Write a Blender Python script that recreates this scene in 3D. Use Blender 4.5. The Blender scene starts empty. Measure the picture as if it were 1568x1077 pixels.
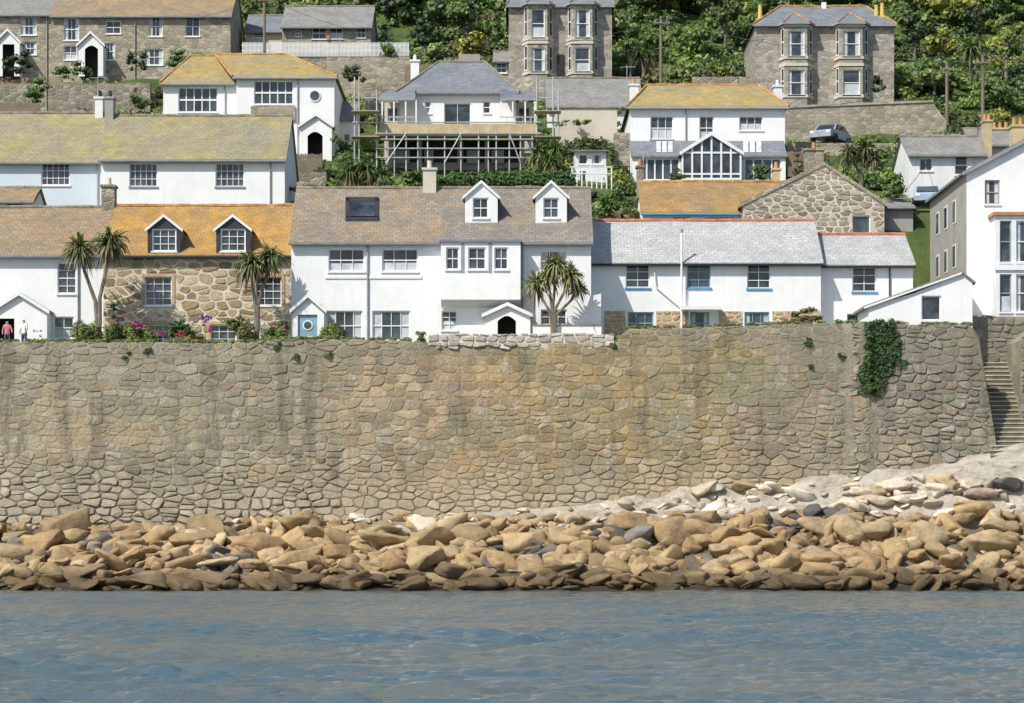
import bpy, bmesh, math, random
import numpy as np
from collections import defaultdict
from mathutils import Vector, Matrix, noise
random.seed(7); rng=np.random.default_rng(7)
F=3600.0; HZ=808.0; CH=3.0; CX=784.0
def X(px,Y): return (px-CX)*Y/F
def Z(py,Y): return CH+(HZ-py)*Y/F
def nz(x,y=0,z=0): return noise.noise(Vector((x,y,z)))
scn=bpy.context.scene
# ---------------------------------------------------------------- materials
def newmat(name):
    m=bpy.data.materials.new(name); m.use_nodes=True
    nt=m.node_tree; nt.nodes.clear()
    out=nt.nodes.new('ShaderNodeOutputMaterial'); b=nt.nodes.new('ShaderNodeBsdfPrincipled')
    nt.links.new(b.outputs[0],out.inputs[0])
    return m,nt,b
class N:
    def __init__(s,nt): s.nt=nt
    def inp(s,node,i,v):
        if v is None: return
        if hasattr(v,'is_output'): s.nt.links.new(v,node.inputs[i])
        else:
            if isinstance(v,tuple) and len(v)==3 and node.inputs[i].type=='RGBA': v=v+(1,)
            node.inputs[i].default_value=v
    def coord(s,scale=(1,1,1)):
        t=s.nt.nodes.new('ShaderNodeTexCoord'); m=s.nt.nodes.new('ShaderNodeMapping')
        s.nt.links.new(t.outputs['Object'],m.inputs[0]); m.inputs['Scale'].default_value=scale
        return m.outputs[0]
    def noise(s,vec,scale,detail=4,rough=.55,dist=0):
        n=s.nt.nodes.new('ShaderNodeTexNoise'); s.inp(n,'Vector',vec); n.inputs['Scale'].default_value=scale
        n.inputs['Detail'].default_value=detail; n.inputs['Roughness'].default_value=rough; n.inputs['Distortion'].default_value=dist
        return n.outputs[0]
    def ramp(s,v,stops):
        r=s.nt.nodes.new('ShaderNodeValToRGB'); s.inp(r,0,v); e=r.color_ramp.elements
        while len(e)<len(stops): e.new(.5)
        for i,(p,c) in enumerate(stops):
            e[i].position=p
            if not isinstance(c,tuple): c=(c,c,c)
            e[i].color=c+(1,)
        return r.outputs[0]
    def mix(s,f,a,b,mode='MIX'):
        n=s.nt.nodes.new('ShaderNodeMix'); n.data_type='RGBA'; n.blend_type=mode
        s.inp(n,0,f); s.inp(n,6,a); s.inp(n,7,b); return n.outputs[2]
    def math(s,op,a,b=None):
        n=s.nt.nodes.new('ShaderNodeMath'); n.operation=op; s.inp(n,0,a); s.inp(n,1,b); return n.outputs[0]
    def bump(s,h,strength,dist,normal=None):
        n=s.nt.nodes.new('ShaderNodeBump'); s.inp(n,'Height',h); n.inputs['Strength'].default_value=strength
        n.inputs['Distance'].default_value=dist; s.inp(n,'Normal',normal); return n.outputs[0]
    def sep(s,v):
        n=s.nt.nodes.new('ShaderNodeSeparateXYZ'); s.inp(n,0,v); return n.outputs
    def attr(s,name):
        n=s.nt.nodes.new('ShaderNodeAttribute'); n.attribute_name=name; return n.outputs[0]
def plain(name,col,rough=.6,var=.12,metal=0):
    m,nt,b=newmat(name); n=N(nt); c=n.coord()
    f=n.noise(c,1.7,5); d=tuple(x*(1-var*2) for x in col); l=tuple(min(1,x*(1+var)) for x in col)
    nt.links.new(n.ramp(f,[(.3,d),(.7,l)]),b.inputs['Base Color']); b.inputs['Roughness'].default_value=rough; b.inputs['Metallic'].default_value=metal
    return m
def render_mat(name,col,dirt=(.5,.48,.42),amt=.35):
    m,nt,b=newmat(name); n=N(nt)
    c=n.coord(); f=n.ramp(n.noise(c,.9,6,.65),[(.42,0.0),(.75,amt)])
    st=n.ramp(n.noise(n.coord((3.2,3.2,.25)),1.5,5,.6),[(.5,0.0),(.8,amt*1.1)])
    k=n.math('MAXIMUM',f,st)
    nt.links.new(n.mix(k,col,dirt),b.inputs['Base Color']); b.inputs['Roughness'].default_value=.85
    nt.links.new(n.bump(n.noise(c,9,5),.3,.03),b.inputs['Normal'])
    return m
def stone_mat(name,c1,c2,mortar,scale=2.2,edge=.06):
    m,nt,b=newmat(name); n=N(nt)
    t=nt.nodes.new('ShaderNodeTexCoord'); sx=n.sep(t.outputs['Object'])
    cmb=nt.nodes.new('ShaderNodeCombineXYZ')
    nt.links.new(n.math('ADD',sx[0],n.math('MULTIPLY',sx[1],.9)),cmb.inputs[0])
    nt.links.new(n.math('MULTIPLY',sx[2],1.7),cmb.inputs[1])
    v=cmb.outputs[0]
    def vor(feature):
        o=nt.nodes.new('ShaderNodeTexVoronoi'); o.feature=feature; o.voronoi_dimensions='2D'
        o.inputs['Scale'].default_value=scale; o.inputs['Randomness'].default_value=.8; nt.links.new(v,o.inputs['Vector']); return o
    ce=vor('F1'); ed=vor('DISTANCE_TO_EDGE')
    r=n.sep(ce.outputs['Color'])[0]
    colr=n.ramp(r,[(0,tuple(x*.8 for x in c1)),(.3,c1),(1,c2)])
    colr=n.mix(n.ramp(n.noise(v,.5,6,.65),[(.35,0.0),(.7,.6)]),colr,tuple(x*.55 for x in c1))
    mk=n.ramp(ed.outputs['Distance'],[(0,1.0),(edge,0.0)])
    nt.links.new(n.mix(n.math('MULTIPLY',mk,.75),colr,mortar),b.inputs['Base Color'])
    nt.links.new(n.bump(n.ramp(ed.outputs['Distance'],[(0,0.0),(edge*1.6,1.0)]),.7,.05),b.inputs['Normal'])
    b.inputs['Roughness'].default_value=.9
    return m
def roof_mat(name,ca,cb,lich,amt,lscale=.55):
    m,nt,b=newmat(name); n=N(nt)
    t=nt.nodes.new('ShaderNodeTexCoord'); sx=n.sep(t.outputs['Object'])
    cmb=nt.nodes.new('ShaderNodeCombineXYZ'); nt.links.new(n.math('ADD',sx[0],n.math('MULTIPLY',n.noise(t.outputs['Object'],2,2),.03)),cmb.inputs[0])
    nt.links.new(n.math('ADD',n.math('MULTIPLY',sx[2],1.7),n.math('MULTIPLY',n.noise(t.outputs['Object'],.8,3),.12)),cmb.inputs[1])
    br=nt.nodes.new('ShaderNodeTexBrick'); nt.links.new(cmb.outputs[0],br.inputs['Vector'])
    br.inputs['Scale'].default_value=1; br.inputs['Brick Width'].default_value=.36; br.inputs['Row Height'].default_value=.27
    br.inputs['Mortar Size'].default_value=.016; br.inputs['Mortar Smooth'].default_value=.5; br.inputs['Bias'].default_value=0
    br.inputs['Color1'].default_value=ca+(1,); br.inputs['Color2'].default_value=cb+(1,); br.inputs['Mortar'].default_value=tuple(x*.5 for x in ca)+(1,)
    c=t.outputs['Object']
    base=n.mix(n.ramp(n.noise(c,.7,5),[(.35,0.0),(.75,.5)]),br.outputs[0],tuple(x*.55 for x in ca))
    base=n.mix(1.0,base,n.ramp(n.noise(c,4.5,7,.75),[(.3,(.68,.68,.68)),(.7,(1.18,1.17,1.12))]),'MULTIPLY')
    lm=n.ramp(n.noise(c,lscale,9,.74,.3),[(.62-amt*.36,0.0),(.80-amt*.28,1.0)])
    lm2=n.ramp(n.noise(c,4,8,.78),[(.32,.10),(.6,1.0)])
    lc=n.mix(n.ramp(n.noise(c,1.3,8,.7),[(.3,0.0),(.7,1.0)]),tuple(x*.5 for x in lich),tuple(min(1,x*1.4) for x in lich))
    k=n.math('MULTIPLY',lm,lm2)
    k=n.math('MULTIPLY',k,n.math('SUBTRACT',1.0,n.math('MULTIPLY',br.outputs['Fac'],.6)))
    nt.links.new(n.mix(n.math('MULTIPLY',k,.92),base,lc),b.inputs['Base Color'])
    nt.links.new(n.bump(br.outputs['Fac'],-.7,.03,n.bump(n.noise(c,6,5),.5,.03)),b.inputs['Normal'])
    b.inputs['Roughness'].default_value=.8
    return m
M={}
M['white']=render_mat('white_render',(.86,.86,.85),amt=.26)
M['white2']=render_mat('old_white_render',(.78,.79,.78),(.45,.45,.42),.45)
M['bluewhite']=render_mat('pale_blue_render',(.60,.69,.74),(.5,.5,.5),.25)
M['cream']=render_mat('cream_render',(.62,.57,.47),(.4,.36,.3),.4)
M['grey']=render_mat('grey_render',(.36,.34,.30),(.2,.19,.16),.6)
M['ochre']=plain('ochre_board',(.55,.44,.26))
M['granite']=stone_mat('granite_blocks',(.36,.32,.265),(.54,.49,.40),(.48,.44,.36),2.3,.05)
M['granite2']=stone_mat('weathered_granite',(.34,.30,.22),(.54,.47,.35),(.44,.40,.31),2.1,.06)
M['rubble']=stone_mat('rubble_stone',(.25,.22,.17),(.48,.42,.32),(.42,.38,.30),2.2,.08)
M['mortar']=plain('pale_lime_mortar',(.66,.59,.47),.95,.15)
M['quoin']=plain('dressed_quoin',(.55,.38,.22),.9,.15)
M['paint']=plain('white_paint',(.82,.82,.80),.45,.04)
M['black']=plain('black_paint',(.035,.035,.04),.5)
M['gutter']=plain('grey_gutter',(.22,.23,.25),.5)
M['blue']=plain('blue_paint',(.12,.33,.55),.5)
M['paleblue']=plain('pale_blue_door',(.25,.42,.52),.5)
M['greyframe']=plain('grey_frame',(.32,.33,.34),.6)
M['curtain']=plain('net_curtain',(.55,.58,.60),.9,.15)
M['inside']=plain('dark_interior',(.03,.03,.032),.9)
M['wood']=plain('weathered_wood',(.22,.17,.12),.85)
M['decking']=plain('timber_deck',(.46,.36,.24),.8)
M['steel']=plain('galvanised_steel',(.50,.51,.50),.5,.15,.2)
M['pot']=plain('terracotta_pot',(.50,.24,.10),.8)
M['ypot']=plain('yellow_chimney_pot',(.62,.45,.12),.8)
M['redtile']=plain('red_ridge_tile',(.50,.18,.11),.8,.2)
M['ridge']=plain('grey_ridge_tile',(.26,.22,.17),.85,.25)
M['oridge']=plain('orange_ridge_tile',(.48,.25,.08),.85,.25)
M['tyre']=plain('tyre',(.02,.02,.02),.8)
M['asphalt']=plain('asphalt',(.06,.06,.06),.9)
M['tread']=plain('lit_stone_tread',(.52,.47,.38),.9,.2); M['riser']=plain('shaded_riser',(.16,.15,.10),.95,.2)  # stair shading put into the colours: treads lightened, risers darkened
M['carsilver']=plain('silver_carpaint',(.38,.42,.48),.25)
M['carlight']=plain('pale_blue_carpaint',(.36,.46,.58),.25)
M['skin']=plain('skin',(.50,.30,.22),.6); M['shirtpink']=plain('pink_shirt',(.60,.22,.24),.85); M['shirtwhite']=plain('white_shirt',(.7,.7,.7),.85)
M['jeans']=plain('denim',(.07,.09,.16),.9); M['hair']=plain('brown_hair',(.06,.04,.025),.8)
M['rbrown']=roof_mat('brown_lichen_slate',(.26,.20,.135),(.34,.27,.19),(.40,.25,.08),.5)
M['rorange']=roof_mat('orange_lichen_slate',(.28,.20,.11),(.35,.24,.12),(.52,.27,.03),.82,.45)
M['rmid']=roof_mat('mottled_slate',(.235,.20,.16),(.33,.28,.225),(.40,.25,.08),.45)
M['rmid2']=roof_mat('mottled_grey_slate',(.215,.195,.17),(.30,.27,.235),(.38,.25,.09),.32)
M['rgrey']=roof_mat('grey_slate',(.24,.24,.235),(.32,.31,.285),(.34,.31,.16),.25)
M['rolive']=roof_mat('olive_lichen_slate',(.27,.25,.19),(.34,.31,.235),(.36,.29,.07),.66,.3)
M['rlight']=roof_mat('pale_scantle_slate',(.44,.45,.46),(.53,.535,.535),(.38,.37,.28),.35)
M['rslate']=roof_mat('blue_grey_slate',(.19,.21,.245),(.25,.265,.295),(.32,.27,.12),.18)
M['ryellow']=roof_mat('yellow_lichen_slate',(.29,.26,.17),(.35,.31,.20),(.48,.32,.05),.72,.35)
M['rrust']=roof_mat('rust_lichen_slate',(.26,.19,.11),(.33,.24,.14),(.46,.25,.05),.75,.4)
m,nt,b=newmat('window_glass'); n=N(nt); c=n.coord()
nt.links.new(n.ramp(n.noise(c,1.1,3),[(.35,(.018,.022,.028)),(.65,(.08,.095,.11))]),b.inputs['Base Color'])
b.inputs['Roughness'].default_value=.06; b.inputs['Specular IOR Level'].default_value=.6; M['glass']=m
m,nt,b=newmat('leaves'); n=N(nt)
col=n.attr('Col'); nt.links.new(col,b.inputs['Base Color']); b.inputs['Roughness'].default_value=.55
tr=nt.nodes.new('ShaderNodeBsdfTranslucent'); nt.links.new(col,tr.inputs[0]); mx=nt.nodes.new('ShaderNodeMixShader'); mx.inputs[0].default_value=.25
nt.links.new(b.outputs[0],mx.inputs[1]); nt.links.new(tr.outputs[0],mx.inputs[2]); nt.links.new(mx.outputs[0],nt.nodes['Material Output'].inputs[0]); M['leaf']=m
M['bark']=plain('bark',(.22,.19,.14),.95,.25)
def seamat(name,is_stone):
    m,nt,b=newmat(name); n=N(nt); c=n.coord(); xyz=n.sep(c)
    xz=n.math('ADD',n.math('DIVIDE',xyz[0],60),n.math('ADD',.5,n.math('MULTIPLY',n.math('SUBTRACT',n.noise(c,.16,5,.6),.5),.5)))
    zone=n.ramp(xz,[(.05,(.40,.355,.26)),(.24,(.36,.325,.24)),(.38,(.43,.355,.235)),(.48,(.45,.345,.215)),(.57,(.44,.325,.16)),(.68,(.40,.31,.165)),(.78,(.32,.285,.22)),(.93,(.27,.25,.21))])
    if is_stone:
        at=n.sep(n.attr('Col'))
        colr=n.mix(1.0,zone,n.ramp(at[0],[(0,(.66,.66,.68)),(.4,(.95,.95,.95)),(.8,(1.10,1.09,1.06)),(1,(1.3,1.28,1.22))]),'MULTIPLY')
        colr=n.mix(n.ramp(at[1],[(.82,0.0),(.98,.55)]),colr,(.56,.51,.42))
        colr=n.mix(n.ramp(at[2],[(.80,0.0),(.98,.5)]),colr,(.38,.22,.12))
    else: colr=n.mix(1.0,zone,(.95,.93,.88),'MULTIPLY')
    colr=n.mix(n.ramp(n.noise(c,.38,8,.66),[(.47,0.0),(.58,.62)]),colr,(.28,.27,.175))
    colr=n.mix(n.ramp(n.noise(c,.30,7,.66,.4),[(.53,0.0),(.64,.65)]),colr,(.50,.39,.235))
    colr=n.mix(n.ramp(n.noise(n.coord((1.3,1.3,.13)),.8,7,.65),[(.51,0.0),(.66,.72)]),colr,(.165,.145,.10))
    colr=n.mix(n.ramp(n.noise(c,1.3,9,.78),[(.56,0.0),(.66,.65)]),colr,(.66,.61,.51))
    colr=n.mix(n.ramp(n.noise(c,3.2,8,.78),[(.56,0.0),(.66,.55)]),colr,(.14,.12,.09))
    colr=n.mix(1.0,colr,n.ramp(n.noise(c,8,8,.8),[(.32,(.60,.60,.60)),(.66,(1.2,1.18,1.15))]),'MULTIPLY')
    zl=n.math('ADD',n.math('DIVIDE',xyz[2],14),n.math('MULTIPLY',n.math('SUBTRACT',n.noise(c,.4,6,.6),.5),.45))
    colr=n.mix(n.ramp(zl,[(.30,.5),(.48,0.0)]),colr,(.54,.46,.34) if is_stone else (.15,.125,.09))
    colr=n.mix(n.ramp(zl,[(.83,0.0),(.90,.4)]),colr,(.26,.25,.19))
    nt.links.new(colr,b.inputs['Base Color']); b.inputs['Roughness'].default_value=.93
    nt.links.new(n.bump(n.noise(c,4.5,9,.78),1.0,.10),b.inputs['Normal']); return m
M['sea']=seamat('seawall_stone',True); M['seamortar']=seamat('seawall_mortar',False)
def blockmat(name,stops):
    m,nt,b=newmat(name); n=N(nt); c=n.coord(); at=n.sep(n.attr('Col'))
    colr=n.ramp(at[0],stops)
    colr=n.mix(1.0,colr,n.ramp(n.noise(c,5,8,.78),[(.3,(.6,.6,.6)),(.65,(1.12,1.1,1.05))]),'MULTIPLY')
    nt.links.new(colr,b.inputs['Base Color']); b.inputs['Roughness'].default_value=.9; nt.links.new(n.bump(n.noise(c,6,7,.7),.7,.06),b.inputs['Normal']); return m
M['cstone']=blockmat('cottage_stone',[(0,(.26,.18,.10)),(.3,(.44,.33,.19)),(.6,(.52,.39,.24)),(.85,(.60,.50,.36)),(1,(.34,.29,.22))])
M['pstone']=blockmat('parapet_stone',[(0,(.42,.38,.33)),(.4,(.56,.50,.42)),(.8,(.66,.61,.53)),(1,(.48,.38,.30))])
M['bstone']=blockmat('barn_stone',[(0,(.24,.21,.165)),(.3,(.36,.31,.24)),(.6,(.44,.39,.30)),(.85,(.54,.48,.39)),(1,(.30,.25,.20))])
m,nt,b=newmat('shore_rock'); n=N(nt); c=n.coord(); xyz=n.sep(c)
colr=n.attr('Col')
colr=n.mix(1.0,colr,n.ramp(n.noise(c,1.3,9,.75),[(.30,(.50,.47,.43)),(.5,(.97,.96,.94)),(.72,(1.25,1.2,1.1))]),'MULTIPLY')
colr=n.mix(n.ramp(n.noise(c,.9,8,.75),[(.55,0.0),(.65,.6)]),colr,(.16,.13,.09))
zz=n.math('ADD',xyz[2],n.math('MULTIPLY',n.math('SUBTRACT',n.noise(c,.6,4),.5),1.6))
wet=n.ramp(n.math('DIVIDE',zz,3),[(.12,1.0),(.22,.8),(.38,0.0)])
colr=n.mix(wet,colr,n.mix(.55,n.mix(1.0,colr,(.42,.35,.22),'MULTIPLY'),(.12,.085,.04)))
nt.links.new(colr,b.inputs['Base Color']); 
nt.links.new(n.ramp(wet,[(0,.9),(1,.45)]),b.inputs['Roughness'])
nt.links.new(n.bump(n.noise(c,2.2,10,.74),.85,.18),b.inputs['Normal']); M['rock']=m
m,nt,b=newmat('ground'); n=N(nt); c=n.coord(); xyz=n.sep(c)
grass=n.ramp(n.noise(c,.35,8,.65),[(.3,(.06,.09,.02)),(.5,(.11,.17,.035)),(.68,(.17,.21,.055)),(.8,(.22,.18,.10))])
shore=n.ramp(n.noise(c,.8,9,.7),[(.3,(.14,.11,.075)),(.55,(.30,.245,.17)),(.75,(.45,.38,.28))])
pale=n.ramp(n.noise(n.coord((1,1,2.2)),1.1,10,.75,.3),[(.32,(.20,.165,.12)),(.42,(.54,.47,.36)),(.55,(.78,.70,.57)),(.75,(.88,.82,.71))])
shore=n.mix(n.ramp(n.math('DIVIDE',n.math('ADD',xyz[2],n.noise(c,1.2,4)),10),[(.34,0.0),(.44,1.0)]),shore,pale)
shore=n.mix(n.ramp(n.math('DIVIDE',xyz[2],3),[(.05,1.0),(.35,0.0)]),shore,(.07,.05,.03))
nt.links.new(n.mix(n.ramp(n.math('DIVIDE',n.math('SUBTRACT',xyz[1],120.0),10),[(.20,0.0),(.24,1.0)]),shore,grass),b.inputs['Base Color'])
nt.links.new(n.bump(n.noise(c,1.6,10,.78),1.0,.5),b.inputs['Normal']); b.inputs['Roughness'].default_value=.95; M['ground']=m
m,nt,b=newmat('sea_water'); n=N(nt)
b.inputs['Roughness'].default_value=.05; b.inputs['IOR'].default_value=1.33
nt.links.new(n.ramp(n.noise(n.coord((.5,1,1)),.10,4,.5),[(.35,(.115,.135,.125)),(.62,(.065,.115,.145))]),b.inputs['Base Color'])
h=n.noise(n.coord((1,1.5,1)),3.8,6,.62,.5)
nt.links.new(n.bump(h,.8,.07),b.inputs['Normal']); M['water']=m
# ---------------------------------------------------------------- mesh accumulation
FOOT=[]
class Obj:
    def __init__(s,name,loc=(0,0,0)):
        s.name=name; s.parts={}; s.loc=Vector(loc)
    def g(s,part,mat):
        return s.parts.setdefault((part,mat),([],[]))
    def face(s,part,mat,pts):
        v,f=s.g(part,mat); i=len(v); v.extend([tuple(p) for p in pts]); f.append(tuple(range(i,i+len(pts))))
    def box(s,part,mat,x0,x1,y0,y1,z0,z1):
        if x1<x0:x0,x1=x1,x0
        if z1<z0:z0,z1=z1,z0
        v,f=s.g(part,mat); i=len(v)
        v.extend([(x0,y0,z0),(x1,y0,z0),(x1,y1,z0),(x0,y1,z0),(x0,y0,z1),(x1,y0,z1),(x1,y1,z1),(x0,y1,z1)])
        for q in ((0,1,5,4),(1,2,6,5),(2,3,7,6),(3,0,4,7),(4,5,6,7),(3,2,1,0)): f.append(tuple(i+k for k in q))
    def cyl(s,part,mat,p0,p1,r0,r1=None,n=8):
        r1=r0 if r1 is None else r1
        p0=Vector(p0);p1=Vector(p1); d=(p1-p0).normalized()
        a=d.orthogonal().normalized(); bb=d.cross(a)
        v,f=s.g(part,mat); i=len(v)
        for p,r in ((p0,r0),(p1,r1)):
            for k in range(n):
                t=2*math.pi*k/n; v.append(tuple(p+a*math.cos(t)*r+bb*math.sin(t)*r))
        for k in range(n): f.append((i+k,i+(k+1)%n,i+n+(k+1)%n,i+n+k))
        f.append(tuple(i+k for k in range(n))[::-1]); f.append(tuple(i+n+k for k in range(n)))
    def prism(s,part,mat,prof,axis,a0,a1):
        def P(u,z,a): return (a,u,z) if axis=='x' else (u,a,z)
        v,f=s.g(part,mat); i=len(v); k=len(prof)
        for a in (a0,a1):
            for u,z in prof: v.append(P(u,z,a))
        for j in range(k): f.append((i+j,i+(j+1)%k,i+k+(j+1)%k,i+k+j))
        f.append(tuple(range(i,i+k))[::-1]); f.append(tuple(range(i+k,i+2*k)))
    def done(s):
        if len(s.parts)==1:
            (pn,mt),(v,f)=list(s.parts.items())[0]
            return mk(s.name,v,f,mt)
        e=bpy.data.objects.new(s.name,None); scn.collection.objects.link(e); e.location=s.loc; e.empty_display_size=.5
        for (pn,mt),(v,f) in s.parts.items():
            o=mk(pn,v,f,mt); o.parent=e; o.matrix_parent_inverse=Matrix.Translation(-s.loc)
        return e
def mk(name,v,f,mt,smooth=False,col=None):
    me=bpy.data.meshes.new(name); me.from_pydata([tuple(p) for p in v],[],f); me.materials.append(M[mt]); 
    if col is not None:
        a=me.color_attributes.new('Col','FLOAT_COLOR','POINT'); a.data.foreach_set('color',np.asarray(col,dtype=np.float32).ravel())
    if smooth: me.polygons.foreach_set('use_smooth',[True]*len(me.polygons))
    me.update(); o=bpy.data.objects.new(name,me); scn.collection.objects.link(o); return o
def fastmesh(name,V,Q,mt,smooth,col=None):
    me=bpy.data.meshes.new(name); me.vertices.add(len(V)); me.vertices.foreach_set('co',np.ascontiguousarray(V,dtype=np.float32).ravel())
    k=Q.shape[1]; me.loops.add(Q.size); me.loops.foreach_set('vertex_index',np.ascontiguousarray(Q,dtype=np.int32).ravel())
    me.polygons.add(len(Q)); me.polygons.foreach_set('loop_start',np.arange(0,Q.size,k,dtype=np.int32)); me.polygons.foreach_set('loop_total',np.full(len(Q),k,dtype=np.int32))
    me.materials.append(M[mt]); me.update(calc_edges=True)
    if smooth: me.polygons.foreach_set('use_smooth',np.ones(len(Q),dtype=bool))
    if col is not None:
        at=me.color_attributes.new('Col','FLOAT_COLOR','POINT'); at.data.foreach_set('color',np.ascontiguousarray(col,dtype=np.float32).ravel())
    o=bpy.data.objects.new(name,me); scn.collection.objects.link(o); return o
def child(o,e): o.parent=e; o.matrix_parent_inverse=Matrix.Translation(-e.location); return o
# ---------------------------------------------------------------- building helpers
def window(o,x0,x1,z0,z1,Y,nx,nzz,fm='paint',sill='paint',cur=None,fw=.07,bw=.035,wm='white',surround=None):
    d=.17
    o.face('window_reveals',wm,[(x0,Y,z0),(x0,Y+d,z0),(x0,Y+d,z1),(x0,Y,z1)])
    o.face('window_reveals',wm,[(x1,Y,z0),(x1,Y,z1),(x1,Y+d,z1),(x1,Y+d,z0)])
    o.face('window_reveals',wm,[(x0,Y,z1),(x0,Y+d,z1),(x1,Y+d,z1),(x1,Y,z1)])
    o.face('window_reveals',wm,[(x0,Y,z0),(x1,Y,z0),(x1,Y+d,z0),(x0,Y+d,z0)])
    g=Y+d-.03
    o.face('window_glass','glass',[(x0,g,z0),(x1,g,z0),(x1,g,z1),(x0,g,z1)])
    a=Y+.08;bk=g-.002
    o.box('window_frames',fm,x0,x0+fw,a,bk,z0,z1); o.box('window_frames',fm,x1-fw,x1,a,bk,z0,z1)
    o.box('window_frames',fm,x0+fw,x1-fw,a,bk,z0,z0+fw); o.box('window_frames',fm,x0+fw,x1-fw,a,bk,z1-fw,z1)
    for i in range(1,nx):
        c=x0+(x1-x0)*i/nx; o.box('window_frames',fm,c-bw/2,c+bw/2,a+.012,bk,z0+fw,z1-fw)
    for i in range(1,nzz):
        c=z0+(z1-z0)*i/nzz; w=bw*(1.6 if nzz%2==0 and i==nzz//2 else 1); o.box('window_frames',fm,x0+fw,x1-fw,a+.006,bk,c-w/2,c+w/2)
    cur=random.random()<.45 if cur is None else cur
    if cur:
        W=(x1-x0)*random.uniform(.14,.24)
        k=random.random()
        if k<.55:
            for (s0,s1) in ((x0+fw,x0+fw+W),(x1-fw-W,x1-fw)): o.face('curtains','curtain',[(s0,g-.001,z0+fw),(s1,g-.001,z0+fw),(s1,g-.001,z1-fw),(s0,g-.001,z1-fw)])
        else:
            t=z0+(z1-z0)*random.uniform(.35,.5); o.face('curtains','curtain',[(x0+fw,g-.001,z0+fw),(x1-fw,g-.001,z0+fw),(x1-fw,g-.001,t),(x0+fw,g-.001,t)])
    if sill: o.box('window_sills',sill,x0-.06,x1+.06,Y-.07,Y+.075,z0-.08,z0+.004)
    if surround:
        w=.16
        o.box('window_surrounds',surround,x0-w,x0-.003,Y-.05,Y+.05,z0-.09,z1+w); o.box('window_surrounds',surround,x1+.003,x1+w,Y-.05,Y+.05,z0-.09,z1+w)
        o.box('window_surrounds',surround,x0-.003,x1+.003,Y-.054,Y+.05,z1+.003,z1+w)
def facade(o,mat,x0,x1,z0,z1,Y,wins,part='walls'):
    xs=sorted(set([x0,x1]+[w[0] for w in wins]+[w[1] for w in wins])); zs=sorted(set([z0,z1]+[w[2] for w in wins]+[w[3] for w in wins]))
    xs=[x for x in xs if x0<=x<=x1]; zs=[z for z in zs if z0<=z<=z1]
    for i in range(len(xs)-1):
        for j in range(len(zs)-1):
            cx=(xs[i]+xs[i+1])/2; cz=(zs[j]+zs[j+1])/2
            if any(w[0]<cx<w[1] and w[2]<cz<w[3] for w in wins): continue
            o.face(part,mat,[(xs[i],Y,zs[j]),(xs[i+1],Y,zs[j]),(xs[i+1],Y,zs[j+1]),(xs[i],Y,zs[j+1])])
    for w in wins:
        kw=dict(w[4]); nx=kw.pop('nx',2); n2=kw.pop('nz',3); kw.setdefault('wm',mat)
        window(o,w[0],w[1],w[2],w[3],Y,nx,n2,**kw)
def W(l,r,t,b,Y,**kw): return (X(l,Y),X(r,Y),Z(b,Y),Z(t,Y),kw)
def roofslab(o,mat,x0,x1,y0,z0,y1,z1,part='roof',th=.12,amp=.09,xr0=None,xr1=None):
    xr0=x0 if xr0 is None else xr0; xr1=x1 if xr1 is None else xr1
    v,f=o.g(part,mat); base=len(v)
    nu=max(2,int(abs(x1-x0)/.6)); nv=6
    for j in range(nv+1):
        t=j/nv; a=x0+(xr0-x0)*t; bb=x1+(xr1-x1)*t
        for i in range(nu+1):
            s=i/nu; x=a+(bb-a)*s; y=y0+(y1-y0)*t; z=z0+(z1-z0)*t+nz(x*.4,y*.5,3)*amp*(1 if 0<j<nv else .4)
            v.append((x,y,z))
    for j in range(nv):
        for i in range(nu):
            k=base+j*(nu+1)+i; f.append((k,k+1,k+nu+2,k+nu+1))
    if y1>y0:
        for i in range(nu):
            p=v[base+i];q=v[base+i+1]; o.face(part,mat,[(p[0],p[1],p[2]-th),(q[0],q[1],q[2]-th),q,p])
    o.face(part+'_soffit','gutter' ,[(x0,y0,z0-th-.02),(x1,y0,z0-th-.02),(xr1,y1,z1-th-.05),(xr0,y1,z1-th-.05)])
def ridge(o,mat,x0,x1,Y,z,r=.11):
    n=max(1,int((x1-x0)/.45)); w=(x1-x0)/n
    for i in range(n):
        jz=nz(x0+i*w,Y,5)*.05; o.cyl('ridge_tiles',mat,(x0+i*w+.008,Y,z+jz),(x0+(i+1)*w-.008,Y,z+jz),r*random.uniform(.92,1.05),n=7)
def chimney(o,l,r,t,b,Y,mat,pots=1,potmat='pot',d=.8,nm='chimney'):
    x0,x1=X(l,Y),X(r,Y);zt,zb=Z(t,Y),Z(b,Y)-1.2
    o.box(nm,mat,x0,x1,Y-d/2,Y+d/2,zb,zt-.001)
    o.box(nm+'_cap',mat,x0-.07,x1+.07,Y-d/2-.07,Y+d/2+.07,zt,zt+.12)
    for i in range(pots):
        cx=x0+(x1-x0)*(i+.5)/pots; o.cyl(nm+'_pot',potmat,(cx,Y,zt+.12),(cx,Y,zt+.55),.14,.11,n=10)
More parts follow.
